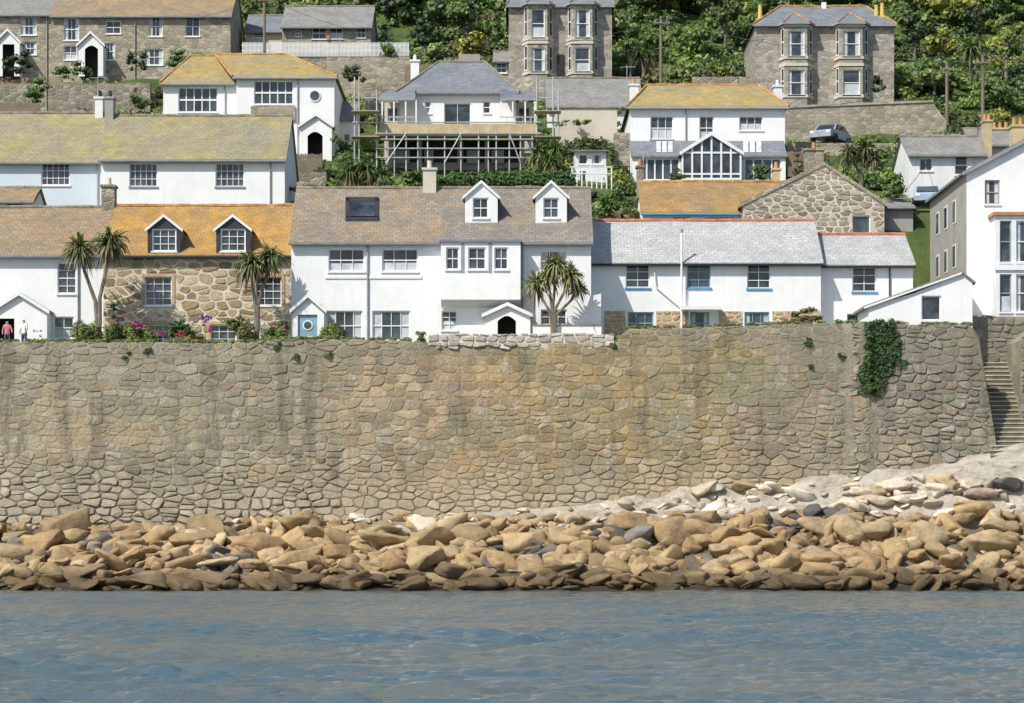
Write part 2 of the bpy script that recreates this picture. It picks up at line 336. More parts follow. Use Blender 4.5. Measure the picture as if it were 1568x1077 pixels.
def house(name,Y,D,l,r,eave,base,rdg,wm,rm,wins=(),rl=None,rr=None,ridgemat='ridge',ov=.24,gutter='gutter',below=2.5,side=None,pipes=(),fw=True):
    o=Obj(name,(X((l+r)/2,Y),Y+D/2,Z(base,Y)))
    x0,x1=X(l,Y),X(r,Y); ze=Z(eave,Y); zb=Z(base,Y)-below; Yr=Y+D/2; zr=Z(rdg,Yr)
    s=(zr-ze)/(D/2)
    o.info=(x0,x1,ze,zb,Yr,zr,s,Y)
    if fw: facade(o,wm,x0,x1,zb,ze,Y,[W(*w[:4],Y,**(w[4] if len(w)>4 else {})) for w in wins])
    side=side or wm
    hip=rl is not None
    for x in (x0,x1):
        o.face('side_walls',side,[(x,Y,zb),(x,Y+D,zb),(x,Y+D,ze),(x,Y,ze)])
        if not hip: o.face('gable_walls',side,[(x,Y,ze),(x,Y+D,ze),(x,Yr,zr-.02)])
    o.face('back_wall',side,[(x0,Y+D,zb),(x1,Y+D,zb),(x1,Y+D,ze),(x0,Y+D,ze)])
    og=.12 if not hip else ov
    lift=.10
    if hip:
        xl,xr=X(rl,Yr),X(rr,Yr)
        e=ze-ov*s+lift
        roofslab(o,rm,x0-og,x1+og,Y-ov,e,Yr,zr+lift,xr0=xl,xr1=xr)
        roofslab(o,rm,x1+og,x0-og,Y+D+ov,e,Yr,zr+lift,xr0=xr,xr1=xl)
        o.face('roof_hip',rm,[(x0-og,Y+D+ov,e),(x0-og,Y-ov,e),(xl,Yr,zr+lift)])
        o.face('roof_hip',rm,[(x1+og,Y-ov,e),(x1+og,Y+D+ov,e),(xr,Yr,zr+lift)])
        ridge(o,ridgemat,xl,xr,Yr,zr+lift)
        for (a,bx) in ((x0-og,xl),(x1+og,xr)): o.cyl('hip_tiles',ridgemat,(a,Y-ov,e+.02),(bx,Yr,zr+lift+.02),.09,n=6)
    else:
        e=ze-ov*s+lift
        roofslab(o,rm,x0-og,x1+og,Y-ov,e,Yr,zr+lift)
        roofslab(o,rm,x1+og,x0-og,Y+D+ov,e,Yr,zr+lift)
        ridge(o,ridgemat,x0-og,x1+og,Yr,zr+lift)
    if gutter:
        o.cyl('gutter',gutter,(x0-og,Y-ov-.06,e-.12),(x1+og,Y-ov-.06,e-.12),.07,n=6)
        for p in pipes:
            xx=X(p,Y); o.cyl('downpipe',gutter if gutter!='gutter' else 'greyframe',(xx,Y-.08,zb),(xx,Y-.08,e-.15),.045,n=6)
    FOOT.append((min(x0,x1)-.3,max(x0,x1)+.3,Y-2.0,Y+D+.5))
    return o
def dormer(o,l,r,apex,eav,base,wl,wr,wt,wb,wm='paint',rm='rslate',fm='paint',trim='paint',nx=2,n2=3,cheek='rgrey'):
    x0,x1,ze,zb,Yr,zr,s,Y=o.info
    k=(HZ-base)/F; Yf=(ze+.1-Y*s-CH)/(k-s)
    a,b_=X(l,Yf),X(r,Yf); zbb=Z(base,Yf)-.15; zee=Z(eav,Yf); za=Z(apex,Yf); mid=(a+b_)/2
    facade(o,wm,a,b_,zbb,zee,Yf,[(X(wl,Yf),X(wr,Yf),Z(wb,Yf),min(Z(wt,Yf),zee-.02),dict(nx=nx,nz=n2,fm=fm,sill='paint',cur=False,wm='paint'))],'dormer_front')
    o.face('dormer_front',wm,[(a,Yf,zee),(b_,Yf,zee),(mid,Yf,za-.05)])
    yb=Yf+3.2
    for x in (a,b_): o.face('dormer_cheeks',cheek,[(x,Yf,zbb),(x,yb,zbb),(x,yb,zee),(x,Yf,zee)])
    sl=(za-zee)/(mid-a); e=.14
    for sg in (-1,1):
        xo=mid+sg*(mid-a+e); zo=zee-sl*e
        o.face('dormer_roof',rm,[(xo,Yf-.12,zo+.05),(mid,Yf-.12,za+.05),(mid,yb,za+.05),(xo,yb,zo+.05)])
        o.face('dormer_bargeboard',trim,[(xo,Yf-.13,zo-.09),(mid,Yf-.13,za-.10),(mid,Yf-.13,za+.06),(xo,Yf-.13,zo+.06)])
        o.face('dormer_bargeboard',trim,[(xo,Yf-.13,zo-.09),(xo,Yf+.1,zo-.09),(mid,Yf+.1,za-.10),(mid,Yf-.13,za-.10)])
def porch(o,l,r,apex,eav,base,Yw,out,rm,wm='white',door=None,dm='paleblue',arch=False,ovh=.15):
    Yf=Yw-out; a,b_=X(l,Yf),X(r,Yf); zb=Z(base,Yf)-1; zee=Z(eav,Yf); za=Z(apex,Yf); mid=(a+b_)/2
    if door:
        dl,dr,dt=X(door[0],Yf),X(door[1],Yf),min(Z(door[2],Yf),zee-.02)
        o.face('porch_walls',wm,[(a,Yf,zb),(dl,Yf,zb),(dl,Yf,zee),(a,Yf,zee)]); o.face('porch_walls',wm,[(dr,Yf,zb),(b_,Yf,zb),(b_,Yf,zee),(dr,Yf,zee)])
        n=8; pts=[]
        h=(dr-dl)*.28 if arch else 0
        for i in range(n+1):
            t=i/n; x=dl+(dr-dl)*t; z=dt-h+ (h*math.sin(math.pi*t) if arch else 0); pts.append((x,z))
        for i in range(n):
            p,q=pts[i],pts[i+1]; o.face('porch_walls',wm,[(p[0],Yf,p[1]),(q[0],Yf,q[1]),(q[0],Yf,zee),(p[0],Yf,zee)])
        dy=Yf+(.10 if dm!='inside' else out*.9)
        o.face('door',dm,[(dl-.2,dy,zb),(dr+.2,dy,zb),(dr+.2,dy,dt+.1),(dl-.2,dy,dt+.1)])
        if dm=='paleblue':
            cx=(dl+dr)/2; cz=dt-.55; o.cyl('door_porthole','paint',(cx,dy-.04,cz),(cx,dy-.001,cz),.27,n=20); o.cyl('door_glass','glass',(cx,dy-.05,cz),(cx,dy-.041,cz),.2,n=20)
            o.box('door_panels','paint',cx-.32,cx+.32,dy-.03,dy-.001,cz-.62,cz-.57)
    else: o.face('porch_walls',wm,[(a,Yf,zb),(b_,Yf,zb),(b_,Yf,zee),(a,Yf,zee)])
    o.face('porch_walls',wm,[(a,Yf,zee),(b_,Yf,zee),(mid,Yf,za-.04)])
    for x in (a,b_): o.face('porch_sides',wm,[(x,Yf,zb),(x,Yw,zb),(x,Yw,zee),(x,Yf,zee)])
    sl=(za-zee)/(mid-a)
    for sg in (-1,1):
        xo=mid+sg*(mid-a+ovh); zo=zee-sl*ovh
        o.prism('porch_roof',rm,[(xo,zo),(mid,za),(mid,za+.09),(xo,zo+.09)],'y',Yf-.15,Yw)
        o.prism('porch_bargeboard','paint',[(xo,zo-.10),(mid,za-.10),(mid,za+.095),(xo,zo+.095)],'y',Yf-.19,Yf-.152)
# ---------------------------------------------------------------- random rubble masonry, every stone its own block
def clip(poly,f):
    out=[]
    for k in range(len(poly)):
        A=poly[k];B=poly[(k+1)%len(poly)];da=f(A);db=f(B)
        if da<=0: out.append(A)
        if (da<0<db) or (db<0<da):
            t=da/(da-db); out.append((A[0]+(B[0]-A[0])*t,A[1]+(B[1]-A[1])*t))
    return out
def rubble(x0,x1,zlo,topf,botf,yf,w=.62,h=.40,gap=.02,depth=.04,seed=1,sizef=None,holes=(),jz=.20):
    R=random.Random(seed); asp=w/h; pts=[]
    zhi=max(topf(x0+(x1-x0)*i/60) for i in range(61))+h
    r=0; z=zlo-h
    while z<zhi:
        x=x0-w*(1+.5*(r%2)); hh=h*R.uniform(.7,1.3)
        while x<x1+w:
            ww=w*R.uniform(.5,1.65); wob=nz(x*.3,r*.5,seed)*h*.5
            zz_=z+R.uniform(-jz,jz)*h+wob
            if R.random()<.16:
                pts.append((x,zz_-h*.26)); pts.append((x+R.uniform(-.1,.1)*w,zz_+h*.26))
            else: pts.append((x+R.uniform(-.1,.1)*w,zz_))
            x+=ww
        z+=hh; r+=1
    pts=[p for p in pts if R.random()>.06]
    g=defaultdict(list); S=w*1.05
    P=[(x,z*asp) for x,z in pts]
    for i,p in enumerate(P): g[(int(math.floor(p[0]/S)),int(math.floor(p[1]/S)))].append(i)
    V=[];Fc=[];C=[]
    for i,p in enumerate(P):
        cx0,cz0=pts[i]
        if cx0<x0-w or cx0>x1+w or cz0>topf(cx0)+h or cz0<botf(cx0)-h: continue
        poly=[(p[0]-2*w,p[1]-2*w),(p[0]+2*w,p[1]-2*w),(p[0]+2*w,p[1]+2*w),(p[0]-2*w,p[1]+2*w)]
        gi=(int(math.floor(p[0]/S)),int(math.floor(p[1]/S)))
        nb=[j for a in range(-3,4) for b in range(-3,4) for j in g.get((gi[0]+a,gi[1]+b),()) if j!=i]
        for j in nb:
            q=P[j]; nx,n2=q[0]-p[0],q[1]-p[1]; L=math.hypot(nx,n2)
            if L>3.2*w or L<1e-6: continue
            nx/=L;n2/=L; mx,mz=(p[0]+q[0])/2,(p[1]+q[1])/2
            poly=clip(poly,lambda A:(A[0]-mx)*nx+(A[1]-mz)*n2)
            if len(poly)<3: break
        if len(poly)<3: continue
        poly=[(a,b/asp) for a,b in poly]
        poly=clip(poly,lambda q:q[1]-topf(q[0]))
        if len(poly)>2: poly=clip(poly,lambda q:x0-q[0])
        if len(poly)>2: poly=clip(poly,lambda q:q[0]-x1)
        if len(poly)<3: continue
        cx=sum(q[0] for q in poly)/len(poly); cz=sum(q[1] for q in poly)/len(poly)
        if cz<botf(cx)-.3: continue
        skip=False
        for hb in holes:
            if hb[0]<cx<hb[1] and hb[2]<cz<hb[3]: skip=True;break
            xs_=[q[0] for q in poly]; zs_=[q[1] for q in poly]
            if max(xs_)>hb[0] and min(xs_)<hb[1] and max(zs_)>hb[2] and min(zs_)<hb[3]:
                if cx<hb[0]: poly=clip(poly,lambda q:q[0]-hb[0])
                elif cx>hb[1]: poly=clip(poly,lambda q:hb[1]-q[0])
                elif cz>hb[3]: poly=clip(poly,lambda q:hb[3]-q[1])
                else: poly=clip(poly,lambda q:q[1]-hb[2])
                if len(poly)<3: skip=True;break
        if skip: continue
        poly=[poly[k] for k in range(len(poly)) if math.dist(poly[k],poly[k-1])>.05]
        if len(poly)<3: continue
        ww=max(q[0] for q in poly)-min(q[0] for q in poly); hh=max(q[1] for q in poly)-min(q[1] for q in poly)
        if min(ww,hh)<.09: continue
        rp=[]; n_=len(poly)
        for k in range(n_):
            A=poly[k-1];B=poly[k];D=poly[(k+1)%n_]; ca=R.uniform(.10,.24)
            rp.append((B[0]+(A[0]-B[0])*ca,B[1]+(A[1]-B[1])*ca)); rp.append((B[0]+(D[0]-B[0])*ca,B[1]+(D[1]-B[1])*ca))
        k_=sizef(cx,cz) if sizef else 1
        gg=gap*R.uniform(.5,1.5)*(.5+.5*k_); dd=depth*R.uniform(.35,1.5)*k_
        tl=R.uniform(-.5,.5)*dd/max(.3,ww)*2; tv=R.uniform(-.5,.5)*dd/max(.2,hh)*2
        i0=len(V); m_=len(rp); jj=.014
        rp=[(a+(cx-a)*gg/(math.dist((a,b),(cx,cz))+1e-6)+R.uniform(-jj,jj),b+(cz-b)*gg/(math.dist((a,b),(cx,cz))+1e-6)+R.uniform(-jj,jj)) for a,b in rp]
        for a,b in rp: V.append((a,yf(a,b)+.05,b))
        ins=min(.05,.15*min(ww,hh))
        for a,b in rp:
            L=math.dist((a,b),(cx,cz))+1e-6; a2=a+(cx-a)*ins/L; b2=b+(cz-b)*ins/L
            V.append((a2,yf(a2,b2)-dd*R.uniform(.8,1.1)+tl*(a2-cx)+tv*(b2-cz),b2))
        V.append((cx+R.uniform(-.15,.15)*ww,yf(cx,cz)-dd*R.uniform(.9,1.5),cz+R.uniform(-.15,.15)*hh))
        for k in range(m_):
            k2=(k+1)%m_; Fc.append((i0+k,i0+k2,i0+m_+k2,i0+m_+k)); Fc.append((i0+m_+k,i0+m_+k2,i0+2*m_))
        C.extend([(R.random(),R.random(),R.random(),1)]*(2*m_+1))
    return V,Fc,C
YW=120.0
topx=[-400,0,390,400,500,640,654,656,940,960,1100,1200,1300,1340,1494,1496,1524]
topy=[522,523,525,520,519,522,522,526,526,503,500,496,494,497,497,500,692]
def wtop(x): 
    px=x*F/YW+CX
    return Z(float(np.interp(px,topx,topy)),YW)+nz(x*1.3,4)*.07
fx=[-1500,-200,0,300,600,850,1000,1200,1400,1500,1600,1800,3000]; fy=[812,810,810,803,793,776,760,745,715,694,682,672,660]
def footz(x): return Z(float(np.interp(x*F/119.3+CX,fx,fy)),119.3)
def wy(x,z):
    px=x*F/YW+CX
    y=YW-.085*(13-z)+nz(x*.15,z*.15,8)*.2+nz(x*.6,z*.6,2)*.06
    if 1300<px<1330: y-=.3*min(1,(px-1300)/6)
    elif px>=1330: y-=.1
    return y
def sf(x,z):
    px=x*F/YW+CX
    a=.7+nz(x*.12,z*.2,31)*.8
    a+= max(0,(7.5-z)/3.0)*(1.6 if px<520 else .6)
    if px>1330: a+=.6
    return max(.25,min(2.8,a))
xL,xR=X(-420,YW),X(1524,YW)
sw=bpy.data.objects.new('seawall',None); scn.collection.objects.link(sw); sw.location=(0,YW,7)
V,Fc,C=rubble(xL,xR,2.4,wtop,lambda x:footz(x)-.5,wy,w=.72,h=.40,gap=.014,depth=.034,seed=3,sizef=sf)
child(mk('wall_stones',V,Fc,'sea',False,C),sw)
def parz(x): return Z(float(np.interp(x*F/YW+CX,[655,700,760,850,938],[512,510,512,510,511])),YW)
V,Fc,C=rubble(X(655,YW),X(941,YW),Z(527,YW),parz,lambda x:Z(527,YW),lambda x,z:YW-.1,w=.5,h=.28,gap=.02,depth=.04,seed=8)
child(mk('parapet_stones',V,Fc,'pstone',False,C),sw)
V=[];Fc=[]; n_=150; mz=24
for i in range(n_+1):
    x=xL+(xR-xL)*i/n_
    for j in range(mz+1):
        z=1.5+(wtop(x)-.06-1.5)*j/mz; V.append((x,wy(x,z)+.004,z))
    V.append((x,YW+1.1,wtop(x)-.06)); V.append((x,YW+1.1,wtop(x)-4))
st=mz+3
for i in range(n_):
    for j in range(st-1): k=i*st+j; Fc.append((k,k+st,k+st+1,k+1))
Fc.append(tuple(range(n_*st,n_*st+st)))
child(mk('wall_core',V,Fc,'seamortar',True),sw)
child(mk('parapet_core',[(X(656,YW),YW-.08,Z(529,YW)),(X(940,YW),YW-.08,Z(529,YW)),(X(940,YW),YW-.08,Z(513,YW)),(X(656,YW),YW-.08,Z(513,YW)),(X(656,YW),YW+.5,Z(529,YW)),(X(940,YW),YW+.5,Z(529,YW)),(X(940,YW),YW+.5,Z(513,YW)),(X(656,YW),YW+.5,Z(513,YW))],[(0,1,2,3),(3,2,6,7),(4,5,6,7),(0,3,7,4),(1,2,6,5)],'mortar'),sw)
# steps between the seawall end and the quay
o=Obj('harbour_steps',(X(1540,121),122,9))
sx0,sx1=X(1505,121),X(1578,121)
zz=Z(704,119.4); yy=118.9
for k in range(22):
    o.box('risers','riser',sx0,sx1,yy,124.7,zz-2.5 if k==0 else zz-.02,zz+.19); o.box('treads','tread',sx0,sx1,yy-.04,yy+.262,zz+.192,zz+.25); zz+=.24; yy+=.26
o.done()
YQW=124.45
def wq(x): return Z(484,YQW)+nz(x*2,7)*.1
V,Fc,C=rubble(X(1476,YQW),X(1620,YQW),8.0,wq,lambda x:8,lambda x,z:YQW,seed=17,w=.66,h=.38,depth=.04)
e3=bpy.data.objects.new('steps_back_wall',None); scn.collection.objects.link(e3); e3.location=(X(1530,YQW),YQW,11)
child(mk('wall_stones',V,Fc,'sea',False,C),e3)
x0_,x1_=X(1476,YQW),X(1620,YQW); zt_=Z(485,YQW)
child(mk('wall_core',[(x0_,YQW+.01,7),(x1_,YQW+.01,7),(x1_,YQW+.01,zt_),(x0_,YQW+.01,zt_),(x1_,YQW+.12,zt_),(x0_,YQW+.12,zt_)],[(0,1,2,3),(3,2,4,5)],'seamortar'),e3)
def w2(x): return Z(float(np.interp(x*F/121.2+CX,[1562,1590,1700,2300],[520,495,480,470])),121.2)
V,Fc,C=rubble(X(1562,121.2),X(2100,121.2),4.5,w2,lambda x:5.5,lambda x,z:121.2-.06*(13-z),seed=12,w=.7,h=.42,depth=.04)
e2=bpy.data.objects.new('quay_wall',None); scn.collection.objects.link(e2); e2.location=(X(1600,121),121,9)
child(mk('wall_stones',V,Fc,'sea',False,C),e2)
V=[];Fc=[]
xs=np.linspace(X(1562,121.2),X(2100,121.2),24)
for x in xs:
    V+= [(x,121.2-.06*8.5+.01,4.5),(x,121.2-.06*(13-w2(x))+.01,w2(x)-.05),(x,124.4,w2(x)-.05),(x,124.4,4.5)]
for i in range(len(xs)-1):
    for j in range(3): Fc.append((i*4+j,i*4+4+j,i*4+5+j,i*4+1+j))
Fc.append((0,1,2,3)); child(mk('wall_core',V,Fc,'seamortar'),e2)
# ---------------------------------------------------------------- ground
ty=[134,138,142,150,158,165,175,185,190,205,230,260,330,420,700,3000]
tz=[12.3,17.6,21.4,23.0,26.2,28.8,32.2,36.3,38.8,44,58,74,108,135,160,165]
def th(x,y):
    f=footz(x)
    if y<=119.6:
        if y<100: return -2.5
        t=(y-110.6)/(119.3-110.6)
        if t<0: return max(-2.5,t*4)
        r=f*min(t,1.0)**1.15+nz(x*.45,y*.6,2)*.4*min(1,t*3)*(1 if t<.95 else .3)
        if r>3.2 and x>2: 
            k=min(1,(x-2)/4)*min(1,(r-3.2)/.8); r+=k*(abs(nz(x*.30,y*.8,6))*.8-.2+nz(x*1.0,y*1.9,16)*.25)
        return r
    px=x*F/121+CX
    if 1498<px<1590 and y<124.3: return f-1.2
    if px>=1540 and y<122.4: return f-.2
    if y<120.6: return f
    base=float(np.interp(y,[120.6]+ty[0:],[12.2]+tz[0:])) if y<134 else float(np.interp(y,ty,tz))
    if y>134: base+=nz(x*.12,y*.12,1)*1.1*min(1,(y-134)/10)
    if y>200: base+=nz(x*.02,y*.02,4)*8*min(1,(y-200)/100)
    return base
gx=sorted(set([round(float(v),2) for v in list(np.arange(-34,34.01,.34))]+[-1500,-900,-500,-300,-200,-140,-100,-80,-65,-55,-48,-42,-38,38,42,48,55,65,80,100,140,200,300,500,900,1500]))
gy=[-1500,-300,0,60,100,106,109]+list(np.arange(110,119.7,.2))+[120.4,120.8,121.5,122.3,123,124.2,124.5,125,127.2,128,130,132,134,135,136,137,138,139.5]+list(np.arange(141,215,1.5))+[220,226,233,241,250,262,276,292,312,335,365,400,450,520,620,760,1000,1500,3000]
gy=sorted(set(float(v) for v in gy))
V=[(x,y,th(x,y)) for y in gy for x in gx]; nx_=len(gx)
Fc=[(j*nx_+i,j*nx_+i+1,(j+1)*nx_+i+1,(j+1)*nx_+i) for j in range(len(gy)-1) for i in range(nx_-1)]
mk('ground',V,Fc,'ground',True)
# ---------------------------------------------------------------- water
wx=np.arange(-34,34.01,.17); wyy=np.arange(26,113.01,.125)
GX,GY=np.meshgrid(wx,wyy)
h=np.zeros_like(GX)
r2=np.random.default_rng(5)
for i in range(54):
    lam=np.exp(r2.uniform(np.log(.40),np.log(3.2))); ang=r2.normal(math.pi/2,.5); ph=r2.uniform(0,6.28)
    k=2*math.pi/lam; ph2=.6*np.sin(GX*.21*r2.uniform(.5,1.5)+GY*.13+ph)
    h+= .0108*lam**.82*np.sin(k*(GX*math.cos(ang)+GY*math.sin(ang))+ph+ph2*2)
patch=.75+.42*np.sin(GX*.16+1.3+.5*np.sin(GY*.1))*np.sin(GY*.23+.4*np.sin(GX*.2))
h*=patch*np.clip(1.45-GY/120,.5,1.3)
fade=np.minimum(1,np.minimum((34-np.abs(GX))/1.5,np.minimum((GY-26)/1.5,1))); h*=np.clip(fade,0,1)
V=np.stack([GX,GY,h],-1).reshape(-1,3); a,b2=GX.shape
idx=np.arange(a*b2).reshape(a,b2); Q=np.stack([idx[:-1,:-1],idx[:-1,1:],idx[1:,1:],idx[1:,:-1]],-1).reshape(-1,4)
we=bpy.data.objects.new('sea_water',None); scn.collection.objects.link(we)
fastmesh('near_waves',V,Q,'water',True).parent=we
XX=34.0
Vr=[(-2500,-2500,0),(2500,-2500,0),(2500,26,0),(-2500,26,0),(-2500,113,0),(-XX,113,0),(-XX,26,0),(XX,26,0),(XX,113,0),(2500,113,0)]
mk('open_water',Vr,[(0,1,2,7,6,3),(3,6,5,4),(7,2,9,8)],'water').parent=we
# ---------------------------------------------------------------- rocks
bases=[]
for k in range(30):
    bm=bmesh.new(); R=random.Random(100+k)
    for i in range(R.randint(10,16)):
        v=Vector((R.gauss(0,1),R.gauss(0,1),R.gauss(0,1))).normalized()
        v.x=max(-.84,min(.84,v.x)); v.y=max(-.82,min(.82,v.y)); v.z=max(-.68,min(.68,v.z))
        bm.verts.new(v)
    res=bmesh.ops.convex_hull(bm,input=bm.verts[:])
    bmesh.ops.delete(bm,geom=[g for g in set(res['geom_interior']+res['geom_unused']) if isinstance(g,bmesh.types.BMVert)],context='VERTS')
    bmesh.ops.bevel(bm,geom=bm.edges[:]+bm.verts[:],offset=.14,segments=2,profile=.5,affect='EDGES',clamp_overlap=True)
    bmesh.ops.triangulate(bm,faces=bm.faces[:])
    bmesh.ops.subdivide_edges(bm,edges=[e for e in bm.edges if e.calc_length()>.3],cuts=1,use_grid_fill=True)
    bmesh.ops.triangulate(bm,faces=bm.faces[:])
    for q in range(2 if k%3 else 5): bmesh.ops.smooth_vert(bm,verts=bm.verts[:],factor=.5,use_axis_x=True,use_axis_y=True,use_axis_z=True)
    for v in bm.verts: v.co*=1.08+.15*noise.noise(v.co*1.6+Vector((k*5,0,0)))+.045*noise.noise(v.co*5)
    bm.normal_update(); bm.verts.index_update()
    bases.append((np.array([v.co[:] for v in bm.verts]),np.array([[q.index for q in f.verts] for f in bm.faces]))); bm.free()
AV=[];AF=[];AC=[];off=0
def rock(x,y,z,s,col,flat=.65,tilt=.25,asp=None):
    global off
    v,f=bases[random.randrange(len(bases))]
    asp=random.uniform(1.0,1.4) if asp is None else asp
    sc=np.array([s*asp,s*random.uniform(.85,1.2),s*flat*random.uniform(.8,1.2)])
    m3=np.array((Matrix.Rotation(random.gauss(0,.7)+(math.pi if random.random()<.5 else 0),3,'Z')@Matrix.Rotation(random.gauss(0,tilt),3,'X')@Matrix.Rotation(random.gauss(0,tilt),3,'Y')))
    AV.append((v*sc)@m3.T+np.array([x,y,z])); AF.append(f+off); off+=len(v); AC.append(np.tile(np.array(list(col)+[1]),(len(v),1)))
tan=[(.44,.31,.155),(.40,.28,.145),(.48,.35,.195),(.34,.245,.135),(.42,.32,.185),(.53,.41,.25),(.38,.25,.125),(.42,.30,.155)]
pale=[(.70,.61,.48),(.62,.53,.41),(.74,.67,.56),(.55,.46,.34)]
gry=[(.17,.16,.145),(.23,.21,.18),(.11,.105,.10)]
for i in range(2500):
    px=random.uniform(-260,1850); t=random.random()**.9
    y=110.8+t*8.3; x=X(px,y); z=th(x,y)
    g=nz(px*.0045,t*2.2,9)
    s=random.uniform(.2,.45) if random.random()<.55 else random.uniform(.45,.85)
    up= z>3.5+nz(x*.3,3)*.6
    tilt=.35; fl=.72
    if up:
        if random.random()<.5 or z>5.6+nz(x*.2)*1.5: continue
        s*=.7; c=random.choice(pale); fl=.6; tilt=.25
    else:
        c=random.choice(tan)
        if t>.74: s*=.7; c=random.choice(pale+tan+tan+tan) 
        if t>.15 and g>.34 and random.random()<.7: c=random.choice(gry)
        if px<190 and t>.5 and t<.9 and random.random()<.7: c=random.choice(gry+[(.30,.27,.22)]); fl=.45
        if t<.2: fl=.6; c=random.choice(tan[:4]+[(.22,.16,.09)]); tilt=.2
    k=random.uniform(.8,1.15); c=tuple(a*k for a in c)
    rock(x,y,z+s*.12,s,c,fl,tilt)
def at(px,py,s,pal,fl,tilt=.12,asp=1.3,sink=.1):
    y=min(np.arange(111,119.3,.1),key=lambda q:abs(Z(py,q)-th(X(px,q),q)))
    rock(X(px,y),y,th(X(px,y),y)+s*fl*.5-sink,s,random.choice(pal),fl,tilt,asp)
for i in range(130): at(random.uniform(-120,1700),random.uniform(812,880),random.uniform(.7,1.2),tan,random.uniform(.6,.85),.25)
for i in range(60): at(random.uniform(-120,1700),random.uniform(882,900),random.uniform(.6,1.2),[(.20,.145,.08),(.29,.205,.12)],.5,.15,1.5)
for i in range(26): at(random.uniform(1060,1640),random.uniform(735,790),random.uniform(.5,.9),pale+tan[4:6],.55,.2,1.5,.15)
for (px,py,s,pal,fl) in [(1225,798,1.3,tan,.45),(1300,780,1.1,pale,.45),(1490,790,1.1,tan,.55),(1530,812,1.0,tan,.6),(945,822,1.0,gry,.7),(980,828,.9,gry,.7),(915,826,.8,gry,.7),(700,828,1.2,gry,.4),(65,838,1.4,gry,.35),(640,808,.85,pale,.6),(545,797,.6,pale,.8),(700,797,.6,pale,.7),(1090,752,.6,pale,.6),(1545,748,.9,gry,.5),(1500,760,1.0,[(.45,.33,.28)],.5)]: at(px,py,s,pal,fl)
V=np.concatenate(AV);Q=np.concatenate(AF);Cc=np.concatenate(AC)
fastmesh('shore_rocks',V,Q,'rock',True,Cc)
# ---------------------------------------------------------------- foliage
bm=bmesh.new(); bmesh.ops.create_icosphere(bm,subdivisions=1,radius=1); bm.verts.index_update()
ICV=np.array([v.co[:] for v in bm.verts]); ICF=np.array([[q.index for q in f.verts] for f in bm.faces]); bm.free()
class Fol:
    def __init__(s): s.V=[];s.C=[]
    def blob(s,c,r,col,leaf=.16,dens=28,core=.68):
        c=np.array(c);r=np.array(r); area=4*math.pi*((r[0]*r[1]+r[0]*r[2]+r[1]*r[2])/3)
        n=max(14,int(area*dens*(.16/leaf)**2*.5))
        d=rng.normal(size=(n,3)); d/=np.linalg.norm(d,axis=1)[:,None]; d[:,2]=np.where(d[:,2]<-.35,-d[:,2],d[:,2])
        p=c+d*r*rng.uniform(.7,1.18,(n,1))
        nn=d+rng.normal(size=(n,3))*.55+np.array([-.1,-.15,.3]); nn/=np.linalg.norm(nn,axis=1)[:,None]
        t=np.cross(nn,rng.normal(size=(n,3))); t/=np.linalg.norm(t,axis=1)[:,None]+1e-6; b=np.cross(nn,t)
        s1=leaf*rng.uniform(.6,1.3,(n,1)); 
        q=np.stack([p+t*s1,p+b*s1*.55,p-t*s1,p-b*s1*.55],1)
        col_=np.array(col)[None]*rng.uniform(.6,1.4,(n,1))*(1+rng.normal(size=(n,3))*.06)
        s.V.append(q.reshape(-1,3)); cc=np.concatenate([np.clip(col_,0,1),np.ones((n,1))],1); s.C.append(np.repeat(cc,4,0))
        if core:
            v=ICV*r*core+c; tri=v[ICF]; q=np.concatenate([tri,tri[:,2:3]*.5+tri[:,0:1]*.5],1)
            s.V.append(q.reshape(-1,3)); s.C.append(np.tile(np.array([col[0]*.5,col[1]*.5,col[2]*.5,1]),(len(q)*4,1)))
    def make(s,name):
        V=np.concatenate(s.V);C=np.concatenate(s.C); Q=np.arange(len(V)).reshape(-1,4)
        return fastmesh(name,V,Q,'leaf',False,C)
G={'g':(.115,.185,.04),'d':(.055,.10,.026),'y':(.32,.33,.05),'b':(.17,.25,.045),'o':(.17,.165,.06),'r':(.21,.115,.07),'l':(.22,.29,.08)}
def crown(fo,cx,cy,cz,rx,rz,col,n=14,leaf=.16,dens=24):
    for i in range(n):
        d=np.array([random.gauss(0,1),random.gauss(0,1),random.gauss(0,1)]); d/=np.linalg.norm(d); rr=random.uniform(.25,.9)
        r=random.uniform(.20,.42)
        k=random.uniform(.65,1.35)
        fo.blob((cx+d[0]*rx*rr,cy+d[1]*rx*rr,cz+d[2]*rz*rr),(rx*r,rx*r,min(rx,rz)*r*.95),tuple(a*k for a in col),leaf,dens)
def bush(name,px,py,w,h,Y,k='g',n=12,leaf=.12,trunk=False,dens=26):
    fo=Fol(); cx,cz=X(px,Y),Z(py,Y); rx=w/2*Y/F; rz=h/2*Y/F
    crown(fo,cx,Y,cz,rx,rz,G[k],n,leaf,dens)
    if trunk:
        e=Obj(name,(cx,Y,cz-rz)); e.cyl('trunk','bark',(cx,Y,th(cx,Y)-.2),(cx+.1,Y,cz),.16,.08)
        for q in range(4): e.cyl('limbs','bark',(cx,Y,cz-rz*.5),(cx+random.uniform(-.7,.7)*rx,Y+random.uniform(-.6,.6)*rx,cz+rz*.4),.07,.03,n=5)
        ee=e.done(); f=fo.make('crown'); child(f,ee)
    else: fo.make(name)
